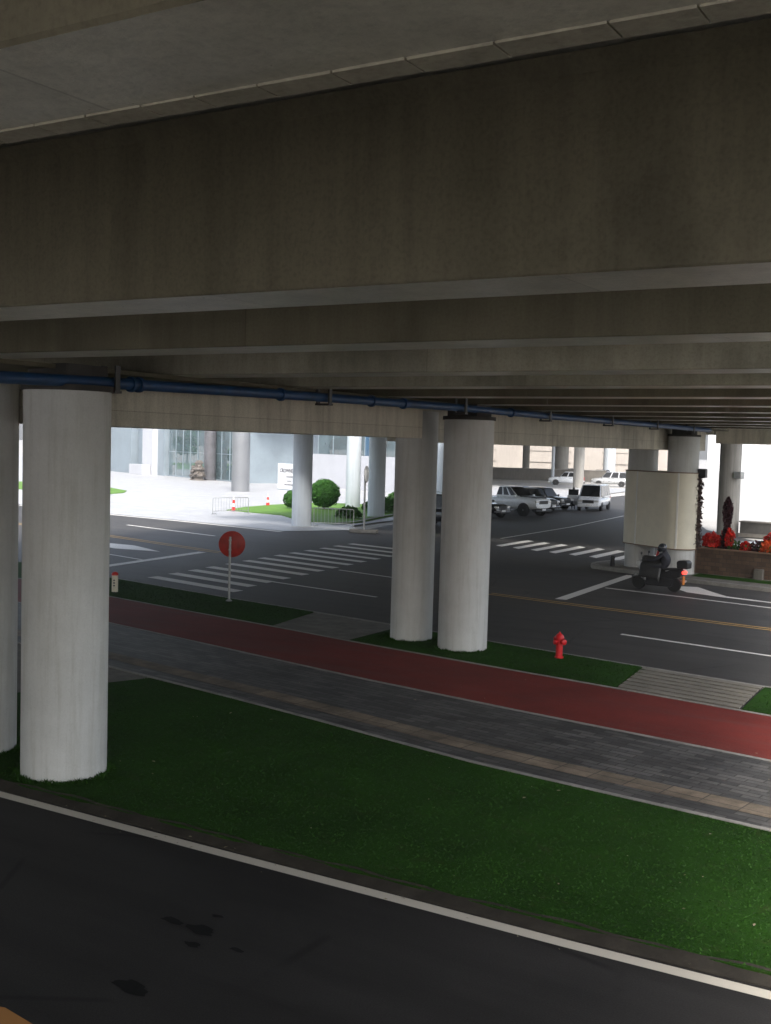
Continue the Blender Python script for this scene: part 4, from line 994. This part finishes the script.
# floodlight on grey pillar
fl = thing('floodlight', 'small pale floodlight box fixed to the grey pillar', 'floodlight', (-16.35, 66.3, 3.55))
MB().box((.12, -.12, 0), (.5, .34, .42), R(-25)).build('housing', 'steel', fl, bevel=.03)
MB().box((.14, -.30, -.02), (.40, .03, .32), R(-25)).build('lens', 'lamp', fl, smooth=False)
MB().box((-.2, .05, .0), (.3, .08, .1)).build('bracket', 'dsteel', fl, smooth=False)
# low dark wall, box, pole
dw = thing('low_wall', 'long low dark wall behind the planter at the right', 'wall', (-16.0, 66.6, 0), R(-9))
MB().box((6, 0, .42), (12, .7, .84)).build('wall', 'darkwall', dw, smooth=False, bevel=.02); MB().box((6, 0, .87), (12.1, .8, .06)).build('coping', 'wallgrey', dw, smooth=False)
for i in range(1): MB().box((6, -.5, .1), (12, .3, .2)).build('step', 'wallgrey', dw, smooth=False)
bx = tag(MB().box((-13.5, 66.75, 1.2), (.75, .5, .6), R(-9)).build('carton', 'brownbox', None, smooth=False, bevel=.03), 'brown box standing on the low dark wall', 'box')
po = tag(MB().tube([(-10.15, 52.5, 0), (-10.15, 52.5, 3.3)], .05, 10).build('pole', 'pinkpole', None), 'slim faded red pole at the right picture edge', 'pole')

# ------------------------------------------------------------------ far background
fw = thing('boundary_wall', 'dusty grey low wall beyond the parked cars', 'wall', (-74.0, 152.0, 0), R(24))
MB().box((0, 0, .85), (34, .4, 1.7)).build('wall', 'wallgrey', fw, smooth=False); MB().box((0, 0, 1.73), (34.2, .55, .08)).build('coping', 'kerb', fw, smooth=False)
fb = thing('office_building', 'pale beige office front far beyond the parking area', 'building', (-108, 218, 0), R(20))
MB().box((0, 6, 6), (84, 12, 12)).build('wall', 'facbeige', fb, smooth=False)
for i in range(5):
    w = MB().box((-34 + i * 16, -.02, 3.0), (9.0, .08, 2.2)).build('window', 'facbeige', fb, smooth=False)
    b = MB(); b.box((-34 + i * 16, -.05, 1.8), (9.4, .14, .12)); b.box((-34 + i * 16, -.05, 4.2), (9.4, .14, .12)); b.build('frame', 'wallgrey', w, smooth=False)
via3 = thing('viaduct', 'unseen distant viaduct deck shading the dark pillars beyond the parked cars', 'viaduct', (0, 0, 0))  # unseen deck put over the far pillars to keep them in shade
MB().prism([(-112, 120), (-46, 120), (-53, 139), (-74, 204), (-112, 204)], 7.2, 7.6).build('deck_slab', 'slab', via3, smooth=False)
for y, x1 in ((122, -47), (139, -53.5), (160, -60), (180, -66.5), (203, -74)): MB().box(((-112 + x1) / 2, y, 6.9), (x1 + 112, 1.0, .6)).build('girder', 'girder', via3, smooth=False)

wb = thing('glare_backdrop', 'bright white block added as blown-out glare at the far right', 'building', (-40, 300, 0), R(-4))  # added white block standing in for the blown-out sky
MB().box((12, 8, 5.5), (110, 16, 11)).build('wall', 'whitep', wb, smooth=False)
for i in range(16): MB().box((-38 + i * 6.6, -.03, 3.4), (3.2, .1, 1.8)).build('window', 'stonew', wb, smooth=False)

# ------------------------------------------------------------------ thin hazy air
M['haze'], hnt, hb = newmat('hazy_air'); hnt.nodes.remove(hb)
pv = hnt.nodes.new('ShaderNodeVolumePrincipled'); pv.inputs['Color'].default_value = (.95, .94, .92, 1)
pv.inputs['Density'].default_value = .0009; pv.inputs['Anisotropy'].default_value = .35
hnt.links.new(pv.outputs[0], [n for n in hnt.nodes if n.type == 'OUTPUT_MATERIAL'][0].inputs['Volume'])
struct(MB().box((-50, 150, 6), (1320, 1320, 14.4)).build('haze', 'haze', smooth=False), 'stuff')

# ------------------------------------------------------------------ camera, sky, sun
yaw, pitch, roll = R(31.3), math.atan(68 / 1115.), .028
f_ = Vector((-math.sin(yaw) * math.cos(pitch), math.cos(yaw) * math.cos(pitch), -math.sin(pitch)))
r0 = Vector((math.cos(yaw), math.sin(yaw), 0)); u0 = r0.cross(f_)
r_ = r0 * math.cos(roll) + u0 * math.sin(roll); u_ = u0 * math.cos(roll) - r0 * math.sin(roll)
cam = bpy.data.cameras.new('camera'); co = bpy.data.objects.new('camera', cam); COL.objects.link(co); S.camera = co
co.matrix_world = Matrix(((r_.x, u_.x, -f_.x, 0), (r_.y, u_.y, -f_.y, 0), (r_.z, u_.z, -f_.z, 4.8), (0, 0, 0, 1)))
cam.sensor_fit = 'VERTICAL'; cam.sensor_height = 24; cam.lens = 24 * 1115 / 1024; cam.clip_end = 5000; cam.clip_start = .05
W = bpy.data.worlds.new('World'); S.world = W; W.use_nodes = True; nt = W.node_tree; nt.nodes.clear()
sky = nt.nodes.new('ShaderNodeTexSky'); sky.sky_type = 'NISHITA'; sky.sun_disc = False
EL, AZ = R(48), R(140)      # azimuth clockwise from +Y: sun from behind and to the right
sky.sun_elevation = EL; sky.sun_rotation = AZ; sky.air_density = 1.0; sky.dust_density = 4.0; sky.ozone_density = 1.
bg = nt.nodes.new('ShaderNodeBackground'); bg.inputs[1].default_value = .13
wo = nt.nodes.new('ShaderNodeOutputWorld'); hs = nt.nodes.new('ShaderNodeHueSaturation'); hs.inputs['Saturation'].default_value = .6
nt.links.new(sky.outputs[0], hs.inputs['Color']); nt.links.new(hs.outputs[0], bg.inputs[0]); nt.links.new(bg.outputs[0], wo.inputs[0])
sl = bpy.data.lights.new('sun', 'SUN'); sl.energy = 1.4; sl.angle = R(12); sl.color = (1, .96, .9)
so = bpy.data.objects.new('sun', sl); COL.objects.link(so)
sd = Vector((math.sin(AZ) * math.cos(EL), math.cos(AZ) * math.cos(EL), math.sin(EL)))
so.rotation_euler = sd.to_track_quat('Z', 'Y').to_euler()
V_ = S.view_settings; V_.view_transform = 'Standard'; V_.look = 'None'; V_.gamma = 1; V_.use_curve_mapping = False; V_.exposure = 1.55
S.render.engine = 'CYCLES'; cy = S.cycles
cy.max_bounces = 10; cy.diffuse_bounces = 7; cy.glossy_bounces = 4; cy.transmission_bounces = 4; cy.use_denoising = True
cy.caustics_reflective = False; cy.caustics_refractive = False
